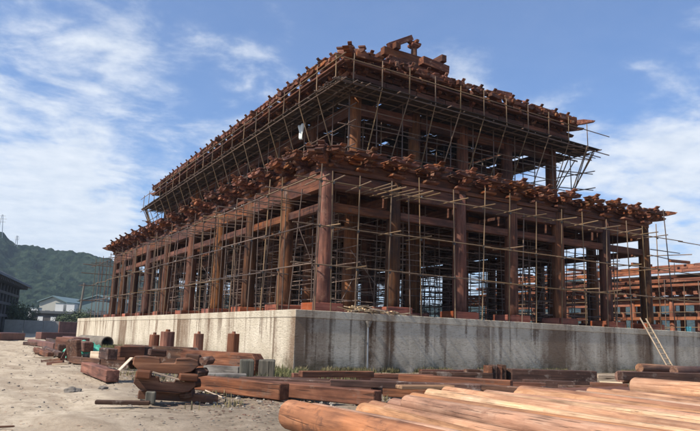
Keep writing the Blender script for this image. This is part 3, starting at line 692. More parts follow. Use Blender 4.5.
# uprights and ledgers by the upper columns
for y in spaced(IY[0]-.9, IY[-1]+1.2, 2.1): pole('upright', (IX[0]-.95, y, 11.7), (IX[0]-.95+jit(.1), y+jit(.1), deckz(DX, y)+.05), .04, STEELP, up)
for x in spaced(IX[0]-.9, IX[-1]+1.2, 2.1): pole('upright', (x, IY[0]-.95, 11.7), (x+jit(.1), IY[0]-.95, deckz(x, DY)+.05), .04, STEELP, up)
for z in (13.2, 14.7, 15.8):
    for y0, y1 in runs(spaced(IY[0]-1.5, IY[-1]+1.6, 6)): pole('ledger', (IX[0]-1.0, y0-.3, z+jit(.1)+droop(0, y0)*.5), (IX[0]-1.0, y1+.3, z+jit(.1)+droop(0, y1)*.5), .038, STEELP, up)
    for x0, x1 in runs(spaced(IX[0]-1.5, IX[-1]+1.6, 6)): pole('ledger', (x0-.3, IY[0]-1.0, z+jit(.1)), (x1+.3, IY[0]-1.0, z+jit(.1)), .038, STEELP, up)
# right hand corner cluster of slanting poles
for k, (a, b_) in enumerate(((0, 0), (.5, .35), (-1.3, -.5), (1.0, 2.6), (-.6, 1.7))):
    pole('raker', (IX[-1]+.7+a*.3, IY[0]-.7+b_, 11.9), (IX[-1]+2.3+a, IY[0]-2.2+b_, deckz(IX[-1]+2, 5)), .05, POLEM, up)
for z in (13.3, 14.6): pole('ledger', (IX[-1]-.6, IY[0]-1.3, z), (IX[-1]+3.0, IY[0]-1.5, z+.25), .04, STEELP, up); pole('ledger', (IX[-1]+1.9, IY[0]-2.6, z+.1), (IX[-1]+.9, IY[0]+3.4, z+.1), .04, STEELP, up)
for k, (a, b_) in enumerate(((0, 0), (-.6, .6), (.5, 1.4), (1.2, 1.6), (-.2, -1.6))):
    pole('raker', (IX[0]-.7, IY[-1]+.6+a*.5, 11.6), (IX[0]-2.3+a*.3, IY[-1]+1.8+b_*.5, deckz(IX[0], IY[-1]+2)), .05, POLEM, up)
for z in (12.6, 13.6, 14.6): pole('ledger', (IX[0]-2.6, IY[-1]+1.6, z), (IX[0]+4, IY[-1]+1.5, z+.1), .04, STEELP, up); pole('ledger', (IX[0]-1.9, IY[-1]-2.5, z), (IX[0]-1.9, IY[-1]+2.8, z+.1), .04, STEELP, up)
# tangle of pole ends sticking out under the right end of the deck
for k in range(22):
    x = IX[-1]+rnd.uniform(-1, 2.4); y = IY[0]-rnd.uniform(-2.5, 2.4)
    pole('bearer', (x, y, deckz(x, y)-.2+jit(.18)), (x+rnd.uniform(.6, 2.0), y-rnd.uniform(-.5, .9), deckz(x, y)-.15+jit(.22)), .035, STEELP, up)

ins = thing('inner_scaffold', 'dense grid of thin dark scaffold poles filling the inside of the lower storey', 'scaffold', (15, 28, PZ))
gx = [4.0, 5.6, 8.6, 10.2, 13.3, 14.8, 17.6, 19.2, 22.0, 23.6, 26.5, 28.1]; gy = [4.0+2.35*k for k in range(22)]
for i, x in enumerate(gx):
    for j, y in enumerate(gy):
        if 1 < j < 12 and 5 < i < 8 and (i+j) % 2: continue
        pole('upright', (x+jit(.25), y+jit(.25), PZ), (x+jit(.3), y+jit(.3), 9.6+jit(.5)), .036, STEELP, ins)
def stuff_poles(name, segs, r, mat, parent):
    m = MB()
    for p, q_ in segs: m.cyl(p, q_, r, r, 5, False)
    put(name, m.mesh(name, mat), Matrix(), parent, kind='stuff')
seg = []
for y in gy:
    for k in range(7):
        z = 3.5+k*.92+jit(.12); x = 3.6
        while x < 28:
            L_ = rnd.uniform(4, 7)
            if rnd.random() < .82: seg.append(((x, y+.06, z+jit(.08)), (min(x+L_, 28.8), y+.06, z+jit(.08))))
            x += L_-.4
for x in gx:
    for k in range(6):
        z = 3.7+k*1.05+jit(.12); y = 3.6
        while y < 54:
            L_ = rnd.uniform(4, 7)
            if rnd.random() < .8: seg.append(((x+.06, y, z+jit(.08)), (x+.06, min(y+L_, 54.5), z+jit(.08))))
            y += L_-.4
for k in range(60):
    x = rnd.choice(gx); y = rnd.choice(gy); seg.append(((x, y, 3+jit(.2)), (x+rnd.choice((-2.2, 2.2, .2)), y+rnd.choice((-2, 2, .1)), 7.5+jit(1.5))))
stuff_poles('ledgers_and_braces', seg, .027, STEELP, ins)
seg = []
for x in gx[1:-1:1]:
    for y in gy[2:-2]:
        if 7 < x < 25.4: seg.append(((x, y, 10.6), (x+jit(.2), y+jit(.2), 16.8)))
for y in gy[1:-1]:
    for z in (12.3, 13.8, 15.2): seg.append(((7.3, y, z+jit(.2)), (25, y, z+jit(.2))))
stuff_poles('upper_poles', seg, .035, STEELP, ins)
#PART2
# ------------------------------------------------------------------ things on and against the platform
def scraps():
    t = thing('wood_scrap_heap', 'heap of pale split wood scraps lying on the platform edge right of the corner', 'wood scraps', (4.2, .35, PZ))
    for k in range(70):
        x = 3.1+abs(rnd.gauss(0, 1))*1.4 if rnd.random() < .75 else rnd.uniform(2.6, 6.2); y = rnd.uniform(.0, .9); L_ = rnd.uniform(.25, .9); a = rnd.uniform(-1, 1)*.9; z = PZ+rnd.uniform(.0, .34)*max(0, 1-abs(x-3.9)/2.4)
        d = V((math.cos(a), math.sin(a)*.5, rnd.uniform(-.25, .25)))*L_/2
        beam('wood_scrap', V((x, y, z+.03))-d*.95, V((x, y, z+.03))+d, rnd.uniform(.05, .14), rnd.uniform(.02, .07), CHIPW, t, bev=0)
scraps()
# drain pipe down the wall
t = thing('drain_pipe', 'thin grey drain pipe with a funnel fixed down the shaded wall', 'pipe', (3.95, -.1, 0))
pole('pipe', (3.95, -.10, .1), (3.93, -.10, 2.15), .045, STEEL, t, )
put('funnel', MB().cyl((3.93, -.16, 2.12), (3.93, -.16, 2.42), .06, .17, 10).mesh('funnel', GREYW), Matrix(), t)
pole('stain_strip', (3.80, -.07, .2), (3.78, -.07, 2.3), .018, BLACKP, t)
# ladder
t = thing('ladder', 'bamboo ladder leaning against the platform wall at the right', 'ladder', (26.3, -1.5, 0))
def ladder(t, a0, a1, b0, b1):
    pole('rail', a0, a1, .055, PALEW, t); pole('rail', b0, b1, .055, PALEW, t)
    a0, a1, b0, b1 = map(V, (a0, a1, b0, b1))
    for k in range(1, 11): f = k/11; pole('rung', a0.lerp(a1, f), b0.lerp(b1, f), .03, PALEW, t)
ladder(t, (26.0, -1.5, -.02), (25.0, -.12, 3.5), (26.62, -1.45, -.02), (25.6, -.12, 3.5))
t = thing('blue_bucket', 'small blue plastic bucket on the platform at the far right', 'bucket', (31.4, .6, PZ))
put('bucket', MB().cyl((31.4, .6, PZ), (31.4, .6, PZ+.34), .15, .2, 12).mesh('bucket', CLOTHB), Matrix(), t)
put('rim', MB().cyl((31.4, .6, PZ+.30), (31.4, .6, PZ+.36), .22, .22, 12).mesh('rim', CLOTHB), Matrix(), t)
# cloth hanging in the upper scaffold
def cloth(name, c, w_, h_, mat, n=9):
    vs = []; c = V(c)
    for j in range(n):
        for i in range(n):
            u = i/(n-1)-.5; v_ = j/(n-1); vs.append(c + V((.12*math.sin(u*9+v_*3), u*w_*(1-.35*v_), -v_*h_)) + V((.08*mnoise.noise(V((u*3, v_*3, 1))), 0, 0)))
    me = bpy.data.meshes.new(name); me.from_pydata([tuple(v) for v in vs], [], [(j*n+i, j*n+i+1, (j+1)*n+i+1, (j+1)*n+i) for j in range(n-1) for i in range(n-1)]); me.materials.append(mat)
    for p in me.polygons: p.use_smooth = True
    o = bpy.data.objects.new(name, me); COL.objects.link(o); WM[o.name] = Matrix()
    md = o.modifiers.new('thick', 'SOLIDIFY'); md.thickness = .01; return o
tag(cloth('hanging_cloth', (5.6, 11.9, 16.1), .7, 1.1, CLOTHW), 'small white cloth hanging in the upper scaffold on the left flank', 'cloth')

# ------------------------------------------------------------------ weeds, chips, stones
def blades(name, n, area, hmin, hmax, cols, seed):
    g = random.Random(seed); vs = []; fs = []
    for _ in range(n):
        p = area(g)
        if p is None: continue
        x, y = p; h = g.uniform(hmin, hmax); a = g.uniform(0, 6.28); wd = g.uniform(.006, .018)*(1+h); h *= g.random()**.5; lx, ly = g.gauss(0, .22)*h, g.gauss(0, .22)*h
        b = len(vs); dx, dy = math.cos(a)*wd, math.sin(a)*wd
        vs += [(x-dx, y-dy, -.08), (x+dx, y+dy, -.08), (x+lx*.4+dx*.8, y+ly*.4+dy*.8, h*.55), (x+lx*.4-dx*.8, y+ly*.4-dy*.8, h*.55), (x+lx, y+ly, h)]
        fs += [(b, b+1, b+2, b+3), (b+3, b+2, b+4)]
    me = bpy.data.meshes.new(name); me.from_pydata(vs, [], fs)
    m, n_, l, bs = mat_base(name); t = n_.new('ShaderNodeTexCoord'); c = ramp(n_, l, noise_(n_, l, t.outputs['Object'], 1.7, 6, .7), [(.3, cols[0]), (.5, cols[1]), (.7, cols[2])])
    l.new(c, bs.inputs['Base Color']); bs.inputs['Roughness'].default_value = .8; bs.inputs['Specular IOR Level'].default_value = .15; me.materials.append(m)
    put(name, me, kind='stuff')
RUB = plain('rubble_stone', (.26, .225, .18), .95, .4, 2)
GR = ((.06, .06, .026), (.12, .105, .05), (.24, .19, .11))
def clump(cx_, cy_): return mnoise.noise(V((cx_*.55, cy_*.55, 4)))
def a_wall(g):
    x = g.uniform(0, 33); y = -abs(g.gauss(0, .35))-.05
    if clump(x, y)+.25*(x < 9) < .02: return None
    return x, y
blades('weeds_by_the_wall', 16000, a_wall, .04, .34, GR, 3)
def a_left(g):
    y = g.uniform(-6, 62); x = -abs(g.gauss(0, 2.6))-.05
    if x < -8+.10*y-1: return None
    if clump(x, y) < -.05: return None
    return x, y
blades('weeds_left_of_the_platform', 42000, a_left, .05, .36, ((.05, .06, .022), (.13, .13, .055), (.30, .25, .14)), 5)
def a_mid(g):
    x = g.uniform(-9, 14); y = g.uniform(-16, -1)
    return (x, y) if clump(x*1.3, y*1.3+7) > .22 else None
blades('dry_grass_between_beams', 14000, a_mid, .03, .15, ((.07, .065, .03), (.17, .14, .07), (.32, .26, .15)), 8)
def bits(name, n, area, smin, smax, mat, seed, flat=.35):
    g = random.Random(seed); m = MB()
    for _ in range(n):
        p = area(g)
        if p is None: continue
        x, y = p; s = g.uniform(smin, smax)*g.random()**.7+smin*.5; r_ = [g.uniform(.5, 1) for _ in range(8)]
        M = Matrix.Translation((x, y, -.02)) @ Matrix.Rotation(g.uniform(0, 6.3), 4, 'Z')
        m.raw([(-s*r_[0], -s*.6*r_[1], 0), (s*r_[2], -s*.6*r_[3], 0), (s*r_[4], s*.6*r_[5], 0), (-s*r_[6], s*.6*r_[7], 0), (-s*.4, -s*.3, s*flat*2*r_[1]), (s*.5, -s*.2, s*flat*2*r_[2]), (s*.4, s*.3, s*flat*2*r_[3]), (-s*.5, s*.3, s*flat*2*r_[5])],
              [(4,5,6,7),(0,1,5,4),(1,2,6,5),(2,3,7,6),(3,0,4,7)], M)
    put(name, m.mesh(name, mat), Matrix(), kind='stuff')
bits('straw_and_splinters', 1600, lambda g: (g.uniform(-13, -5), g.uniform(-18, 4)), .01, .05, LOGX, 31, .06)
bits('gravel', 1500, lambda g: (g.uniform(-22, -6), g.uniform(-24, 20)), .012, .06, ROCK, 2)
bits('rubble', 2200, lambda g: (g.gauss(-5.6, 1.8), g.uniform(-14, 34)), .015, .09, RUB, 6)
bits('bark_chips', 1100, lambda g: (g.gauss(-7.6, 1.2), g.uniform(-18, -2)), .012, .07, OLDW, 9, .12)
bits('pale_chips', 1500, lambda g: (g.uniform(-8, 12), g.uniform(-16, -1)), .015, .09, CHIPW, 10, .12)
RUBD = 0
def rock(label, p, s, seed):
    bm = bmesh.new(); bmesh.ops.create_icosphere(bm, subdivisions=3, radius=1)
    for v in bm.verts: f = 1+.45*mnoise.noise(v.co*1.3+V((seed, 0, 0))); v.co = V((v.co.x*s*f*1.3, v.co.y*s*f, max(v.co.z, -.3)*s*f*.6))
    me = bpy.data.meshes.new('rock'); bm.to_mesh(me); bm.free(); me.materials.append(ROCK)
    tag(put('stone', me, Matrix.Translation(p)), label, 'stone')
rock('dark stone lying alone on the bare sandy ground', gp(72, 391), .17, 1)
rock('grey stone on the sand left of the squared beam', gp(103, 388), .10, 4)

# ------------------------------------------------------------------ timber left of the platform
def T(name, label, cat, base, z=0, group=None): return thing(name, label, cat, (base[0], base[1], z), group=group)
def single_beam(label, a, b_, z, wd, h, mat, roll=0, za=None, group=None, cat='beam', name='squared_beam', bev=.02, z2=None):
    """a, b_: pixel of the two underside ends on the level z"""
    p = gp(*a, z) if len(a) == 2 else V(a); q_ = gp(*b_, z if z2 is None else z2) if len(b_) == 2 else V(b_)
    p.z = z; q_.z = z if z2 is None else z2
    o = beam(name, p, q_, wd, h, mat, None, bev=bev, roll=roll); return tag(o, label, cat, group)
# the interlocked pair of bracket arms lying on a block, front left
C0 = gp(163, 401, 0); RX = frame_x(V((0, 0, 0)), (RT*1 + FW*.25).normalized())
asm = thing('bracket_arm_assembly', 'interlocked pair of heavy boat shaped bracket arms propped on a wooden block', 'bracket timber', tuple(C0))
BW = Matrix.Translation(C0) @ RX @ Matrix.Rotation(R(3), 4, 'Y') @ Matrix.Diagonal((.97, .9, .80, 1))
def boatarm(L_, h, th, notch=.0, cut=.5):
    e = L_/2
    pr = [(-e, h*.95), (-e-.02, h*.45), (-e+.14, h*.08), (-e+.34, 0), (e-.42, -.02), (e-.16, h*.12), (e, h*.5), (e-.02, h*.85), (e-.22, h), (.22, h*.92), (.20, h*.62), (-.14, h*.60), (-.16, h*.90), (-.5, h)]
    m = MB(); m.prism(pr, -th/2, th/2, Matrix.Rotation(R(90), 4, 'Z').inverted()); return m
put('lower_arm', boatarm(1.42, .46, .34).mesh('lower_arm', WEATH, .02), BW @ Matrix.Translation((0, 0, .26)), asm)
put('upper_arm', boatarm(1.52, .46, .34).mesh('upper_arm', WEATH, .02), BW @ Matrix.Translation((-.03, .10, .80)) @ Matrix.Rotation(R(-2), 4, 'Y'), asm)
put('cross_beam_end', boxmesh(.34, .9, .22, RUSTW, .03), BW @ Matrix.Translation((-.52, -.05, .62)), asm)
put('cross_beam_end', boxmesh(.44, .8, .20, RUSTW, .03), BW @ Matrix.Translation((.50, -.05, .64)) @ Matrix.Rotation(R(4), 4, 'Z'), asm)
put('slat', boxmesh(.78, .12, .04, PALEW, .005), BW @ Matrix.Translation((.05, -.26, .70)) @ Matrix.Rotation(R(11), 4, 'Y'), asm)
for k, (dx, z) in enumerate(((.62, .12), (.72, .42), (.80, .74), (.88, 1.08))):
    put('end_block', MB().prism([(-.22, 0), (-.30, .12), (-.22, .24), (.2, .24), (.28, .12), (.22, 0)], -.15, .15, Matrix.Rotation(R(20*k-10), 4, 'Z')).mesh('end_block', OLDW, .015), BW @ Matrix.Translation((dx-.05, .25, z)) @ Matrix.Rotation(R(-12), 4, 'Y'), asm)
put('base_beam', boxmesh(1.9, .3, .24, WEATH, .02), BW @ Matrix.Translation((.35, .3, .0)), asm)
put('cap_block', boxmesh(.40, .34, .20, OLDW, .03), BW @ Matrix.Translation((-.30, .35, 1.24)) @ Matrix.Rotation(R(12), 4, 'Z'), asm)
put('cap_block', boxmesh(.36, .34, .22, OLDW, .03), BW @ Matrix.Translation((.58, .3, 1.16)) @ Matrix.Rotation(R(-9), 4, 'Z'), asm)
tag(put('prop_block', boxmesh(.22, .20, .27, GREYD, .02), Matrix.Translation(gp(150, 404, 0)) @ RX), 'small upright grey block under the interlocked bracket arms', 'block')
single_beam('thin dark beam lying flat on the sand before the bracket arms', (95, 404), (150, 405), 0, .14, .09, OLDW)
single_beam('lit squared beam with a dark sawn end, nearest the open sand', (86, 372), (112, 382), 0, .40, .36, RUSTW)
single_beam('loose plank leaning from the ground to the timber stack', (118, 372), (133, 357), 0, .16, .05, PALEW, z2=.55, cat='plank', name='leaning_plank')
def heap(name, label, cat, cx_, cy_, n, L0, L1, sx, sy, h, mats, ang0, spread, seed, wd=(.2, .42), group=None):
    g = random.Random(seed); c = gp(cx_, cy_, 0); out_ = []
    for k in range(n):
        lvl = int(k/max(1, n)*h/.32)
        p = c + RT*g.uniform(-sx, sx) + FW*g.uniform(-sy, sy); z = lvl*.30 + g.uniform(0, .05)
        a = R(ang0+g.uniform(-spread, spread)); L_ = g.uniform(L0, L1); d = (RT*math.cos(a)+FW*math.sin(a))*L_/2
        s_ = g.uniform(*wd); o = beam(name, (p.x-d.x, p.y-d.y, z), (p.x+d.x, p.y+d.y, z+g.uniform(-.05, .12)), s_, g.uniform(.2, .32), mats[k % len(mats)], None, bev=.02)
        tag(o, label, cat, group)
    return
pairs = [ # (end a, end b, z, width, height, material, what sets it apart)
 ((104, 366), (132, 368), 0, .45, .34, OLDW, 'dark lowest beam of the short timber stack'),
 ((112, 362), (146, 369), 0, .40, .30, RUSTW, 'orange ended beam at the foot of the short timber stack'),
 ((106, 360), (128, 361), .34, .42, .34, RUSTW, 'orange beam in the middle of the short timber stack'),
 ((121, 359), (146, 362), .30, .36, .30, RUSTW, 'second beam with an orange end in the short timber stack'),
 ((116, 357), (141, 357), .66, .42, .38, RUSTW, 'thick orange block on top of the short timber stack'),
 ((103, 358), (112, 360), .66, .30, .34, OLDW, 'dark stub on top left of the short timber stack'),
 ((134, 354), (147, 356), .66, .36, .34, OLDW, 'dark stub on top right of the short timber stack'),
]
for a, b_, z, wd, h, m, lab in pairs: single_beam(lab, a, b_, z, wd, h, m, group='short timbers stacked behind the bracket arms')
# long girders with stub posts behind
def girder(label, a, b_, wd, h, mat, seed):
    p = gp(*a, 0); q_ = gp(*b_, 0); Lg = (q_-p).length; M = Matrix.Translation((p+q_)/2) @ frame_x(p, q_)
    o = put('girder', MB().prism([(-Lg/2, 0), (Lg/2-.1, 0), (Lg/2, h*.3), (Lg/2, h-.22), (Lg/2-.22, h), (-Lg/2+.15, h), (-Lg/2, h*.8)], -wd/2, wd/2, Matrix.Rotation(R(90), 4, 'Z').inverted()).mesh('girder', mat, .02), M)
    return tag(o, label, 'girder')
girder('big red brown girder with a chamfered right end beside the grey stump', (184, 370), (259, 377), .50, .86, RUSTW, 1)
girder('purplish weathered girder behind the bracket arms', (124, 364), (196, 369), .50, .92, OLDW, 2)
def stub(label, px, py, r, h, mat, n=12):
    p = gp(px, py, 0); t = thing('post_stub', label, 'post', tuple(p), rnd.uniform(0, 1), 'short upright post stubs between the girders and the wall')
    put('post', MB().cyl(p, p+V((0, 0, h)), r, r*.97, n).mesh('post', mat, .02), Matrix(), t)
    put('tenon', MB().cyl(p+V((0, 0, h-.01)), p+V((0, 0, h+.10)), r*.35, r*.3, 8).mesh('tenon', mat), Matrix(), t)
RUSTZ = wood('red_post_wood', (.09, .033, .02), (.20, .078, .042), (.34, .15, .085), 'Z', 7, .68, .2)
def stub_h(px, py, top): p = gp(px, py, 0); return (py-top)*((p-CAM).dot(_f))/FPX
for lab, px, py, r, top in (('leftmost round post stub, standing behind the bracket arms', 152, 366, .24, 335), ('tallest and thickest round post stub, second from the left', 165, 366.5, .33, 332),
                            ('slim round post stub between the tallest one and the right one', 196.5, 367, .24, 334), ('rightmost round post stub, behind the chamfered girder', 231.5, 368, .29, 334)):
    stub(lab, px, py, r, stub_h(px, py, top), RUSTZ)
def stump(label, px, py, wx, h, seed):
    p = gp(px, py, 0); o = put('wood_stump', MB().raw([(-wx, -wx, 0), (wx, -wx, 0), (wx, wx, 0), (-wx, wx, 0), (-wx*.95, -wx, h), (wx*1.02, -wx, h*.98), (wx, wx*.9, h*1.05), (-wx, wx, h*1.02)], [(0,3,2,1),(4,5,6,7),(0,1,5,4),(1,2,6,5),(2,3,7,6),(3,0,4,7)]).mesh('stump', GREYD, .03), Matrix.Translation(p) @ Matrix.Rotation(R(-20+seed), 4, 'Z'))
    tag(o, label, 'stump')
GREYD_ = 0 and wood('dark_grey_wood', (.045, .042, .032), (.10, .092, .072), (.19, .17, .13), 'Z', 7, .85, .2)
stump('square dark grey stump just right of the chamfered girder', 246, 379, .24, .68, 4); stump('wider dark grey stump by the platform corner', 266, 378, .30, .66, -6)
single_beam('grey weathered beam lying in the dirt before the big girder', (196, 379), (246, 380), 0, .40, .22, GREYW)
single_beam('second grey weathered beam crossing towards the stumps', (205, 375), (240, 377), .0, .35, .38, GREYW)
single_beam('long red beam in front whose left end stands clear at the dirt', (196, 389), (284, 400), 0, .36, .40, RUSTW)
single_beam('long red beam running from mid yard under the log pile', (281, 396), (378, 406), 0, .36, .36, RUSTW)
single_beam('thin stick lying on the dirt by the long red beam', (205, 391), (224, 399), .05, .05, .04, PALEW, cat='stick', name='stick', z2=.0)
# middle rows of long dark beams
row = [
 ((240, 385), (458, 395), .0, .34, .26, OLDW, 'long dark beam that crosses the middle yard behind the front red beams'),
 ((253, 382), (330, 385), .0, .30, .20, OLDW, 'flat dark beam lying just before the stumps'),
 ((292, 379), (436, 381), .0, .34, .22, RUSTW, 'reddish beam lying along the foot of the shaded wall'),
 ((300, 377), (372, 377), .28, .30, .20, RUSTW, 'upper reddish plank on the beam by the shaded wall'),
 ((372, 390), (480, 397), .0, .36, .36, OLDW, 'dark beam ending before the pale log'),
 ((330, 386), (480, 391), .30, .32, .18, OLDW, 'dark beam resting on the one that ends before the pale log'),
 ((330, 383), (430, 385), .24, .26, .10, OLDW, 'weathered plank on the beams in mid yard'),
 ((262, 388), (372, 393), .0, .30, .22, RUSTW, 'thin red beam between the front beams and the dark ones'),
 ((350, 377), (432, 378), .22, .3, .14, RUSTW, 'thin red plank by the wall foot in the middle'),
 ((384, 396), (470, 402), .0, .30, .26, RUSTW, 'red beam disappearing under the log pile'),
 ((398, 389), (452, 389), .50, .30, .09, LOGX, 'second pale plank ending in a rounded tip'),
 ((400, 384), (512, 391), .26, .40, .30, RUSTW, 'red beam with a bright upper edge in mid yard'),
 ((420, 378), (492, 380), .2, .34, .26, OLDW, 'dark beam behind the red one with a bright edge'),
 ((462, 392), (556, 400), .2, .34, .26, OLDW, 'dark beam slanting down behind the log pile'),
 ((509, 385), (594, 387), .0, .55, .62, OLDW, 'thick dark squared girder in the middle right of the yard'),
 ((465, 374), (512, 375), .3, .3, .2, OLDW, 'thin dark beam at the wall foot left of the thick girder'),
 ((523, 389), (575, 391), .0, .30, .34, OLDW, 'dark beam partly under the layered stack'),
 ((541, 397), (634, 393), .32, .9, .16, RUSTW, 'wide flat slab topping the layered stack'),
 ((548, 400), (630, 397), .0, .40, .26, OLDW, 'lower beam of the layered stack'),
 ((440, 394), (530, 398), .0, .28, .22, OLDW, 'low dark beam close behind the middle logs'),
 ((486, 390), (545, 392), .0, .34, .30, RUSTW, 'red brown beam between the upright blocks and the slab'),
 ((512, 394), (600, 399), .0, .28, .20, RUSTW, 'slim red beam lying just behind the right logs'),
 ((420, 374), (500, 375), .0, .3, .22, RUSTW, 'red beam at the wall foot right of the drain pipe'),
 ((560, 392), (650, 394), .0, .34, .24, OLDW, 'dark beam beneath the wide flat slab'),
 ((590, 388), (628, 390), .2, .3, .2, RUSTW, 'short red beam left of the dark log ends'),
 ((640, 396), (712, 400), .0, .32, .24, OLDW, 'dark beam before the dark log ends'),
 ((596, 378), (640, 379), .0, .35, .18, PALEW, 'pale beam beyond the dark girder'),
 ((600, 384), (622, 385), .0, .4, .12, PALEW, 'bleached plank beside the dark log ends'),
 ((640, 372), (668, 372), .0, .5, .14, METALW, 'white painted board lying before the ladder'),
 ((620, 380), (705, 382), .62, .28, .26, OLDW, 'dark beam lying behind the dark log ends'),
]
for a, b_, z, wd, h, m, lab in row: single_beam(lab, a, b_, z, wd, h, m, group='beams stored before the platform')
for k, (px, dz) in enumerate(((492, .0), (497, .03), (502, -.02), (506, .04))):
    p = gp(px, 386, 0)+FW*.3; p.z = 0
    tag(beam('sawn_block', p+V((0, 0, .0)), p+FW*.8+V((0, 0, .0)), .19, .72+dz, (RUSTW, OLDW)[k % 2], None), ['narrow upright block, leftmost', 'second upright block', 'third upright block, brighter', 'fourth upright block, touching the girder'][k]+' in the cluster left of the thick girder', 'block', 'upright sawn blocks left of the thick girder')
# bearers under the layered stack
for k, px in enumerate((548, 566, 588)):
    p = gp(px, 399, 0); p.z = .0; tag(beam('bearer_block', p-FW*.4+V((0, 0, .24)), p+FW*.5+V((0, 0, .24)), .16, .10, OLDW, None, bev=.01), ['left', 'middle', 'right'][k]+' bearer under the layered stack', 'block', 'bearers under the layered stack')

# ------------------------------------------------------------------ log pile
def logmesh(L_, r0, r1, seed, n=22, rows=26, bend=.05):
    vs = []
    for j in range(rows):
        t = j/(rows-1); z = L_*t; r = r0+(r1-r0)*t; bx = bend*math.sin(t*3.1+seed); by = bend*.6*math.sin(t*4.3+seed*2)
        if j in (0, rows-1): r *= .955
        for i in range(n):
            a = 2*math.pi*i/n
            k = 1+.075*mnoise.noise(V((math.cos(a)*1.2, math.sin(a)*1.2, z*.35+seed*7)))+.02*mnoise.noise(V((math.cos(a)*3, math.sin(a)*3, z*1.4+seed*3)))
            zz = z + (.03 if j == 1 else 0) - (.03 if j == rows-2 else 0)
            if j == 1: zz = .035
            if j == rows-2: zz = L_-.035
            vs.append((r*k*math.cos(a)+bx, r*k*math.sin(a)+by, zz + (.02*mnoise.noise(V((math.cos(a), math.sin(a), seed))) if j in (0, rows-1) else 0)))
    fs = [(j*n+i, j*n+(i+1) % n, (j+1)*n+(i+1) % n, (j+1)*n+i) for j in range(rows-1) for i in range(n)]
    b = len(vs); vs.append((bend*math.sin(seed), bend*.6*math.sin(seed*2), .0)); vs.append((bend*math.sin(3.1+seed), bend*.6*math.sin(4.3+seed*2), L_))
    fs += [(b, (i+1) % n, i) for i in range(n)] + [(b+1, (rows-1)*n+i, (rows-1)*n+(i+1) % n) for i in range(n)]
    me = bpy.data.meshes.new('log'); me.from_pydata(vs, [], fs)
    for i, p in enumerate(me.polygons): p.use_smooth = len(p.vertices) == 4
    return me
def log(label, x0, y0, x1, y1, z, r0, r1, mat, seed, group, z1=None):
    me = logmesh(math.hypot(x1-x0, y1-y0), r0, r1, seed); me.materials.append(mat)
    d = V((x1-x0, y1-y0, (z1 if z1 is not None else z)-z))
    W = Matrix.Translation((x0, y0, z)) @ d.to_track_quat('Z', 'Y').to_matrix().to_4x4() @ Matrix.Rotation(seed*1.7, 4, 'Z')
    return tag(put('peeled_log', me, W), label, 'log', group)
LG = 'peeled logs in the foreground pile'
g = random.Random(21)
LRED = wood('red_log_wood', (.14, .062, .038), (.31, .140, .082), (.46, .24, .15), 'Z', 7, .74, .08, .8, blot=(.10, .05, .035), hue=.008, knots=.8)
LOGD2 = wood('brown_log_wood', (.16, .075, .045), (.30, .15, .09), (.45, .26, .16), 'Z', 8, .78, .12, .8, hue=.008, knots=.8)
LPALE = wood('pale_log_wood', (.30, .175, .10), (.50, .315, .195), (.64, .46, .31), 'Z', 13, .74, .12, .8, blot=(.36, .20, .115), hue=.008, knots=.7)
names = ['thick red barked log at the left edge of the log pile', 'brown log beside the thick red one', 'third log from the left edge of the pile', 'orange log whose far end juts out behind a dark gap', 'low brown log tucked behind the jutting orange one',
 'pale yellow log with a bleached far end', 'pale log beside the bleached one', 'brown log with a rough far end near the middle', 'light tan log left of the pile middle', 'slim tan log in the middle of the pile', 'orange brown log with a notched far end',
 'smooth tan log just right of the middle', 'reddish log right of the smooth tan one', 'thin pale log between two brown ones', 'brown log left of the big top log', 'narrow tan log in the right half of the pile', 'dull brown log in the right half of the pile', 'pale log running under the big top log',
 'brown log running under the big top log', 'log just right of those under the big top log', 'second log from the far right of the pile', 'third log from the far right, slightly bowed', 'fourth log from the far right, with dark streaks', 'thin log squeezed beside the dark streaked one', 'outermost log at the far right of the pile']
x = -8.45
for k, lab in enumerate(names):
    r = .25 if k == 0 else g.uniform(.15, .20); m = LRED if k == 0 else (LOGW, LPALE, LOGW, LOGD2)[g.choice((0, 0, 1, 1, 2, 3))]
    if k: x += pr_+r+g.uniform(.0, .05)
    pr_ = r; yf = (-17.2 if k == 0 else -16.6+g.uniform(-.5, .7)); sk = g.uniform(.01, .05); Ln = g.uniform(9.5, 10.8)
    log(lab, x, yf, x-sk*Ln, yf-Ln, r, r, r*g.uniform(.98, 1.12), m, k*1.37+.3, LG)
upn = ['leftmost upper log, resting on the left part of the pile', 'second upper log from the left, dull brown', 'third upper log from the left', 'fourth upper log from the left, pale', 'upper log left of the middle of the pile', 'upper log in the very middle of the pile',
 'upper log just right of the middle of the pile', 'slim upper log two places right of the middle', 'upper log with a paler far end in the right half', 'upper log fifth from the big top log', 'upper log fourth from the big top log', 'upper log third from the big top log', 'upper log second from the big top log', 'upper log touching the big top log']
for k, lab in enumerate(upn):
    x = -6.0+k*.50+g.uniform(-.06, .06); log(lab, x, -16.7+g.uniform(-.55, .4), x-g.uniform(.1, .5), -26.4, .455, g.uniform(.145, .18), g.uniform(.16, .185), (LOGW, LOGD2, LPALE, LOGW, LPALE, LOGW)[k % 6], 30+k*2.1, LG)
log('biggest orange log lying on top of the pile at the right', 1.5, -16.6, 3.0, -25.2, .60, .26, .27, LOGW, 51.3, LG)
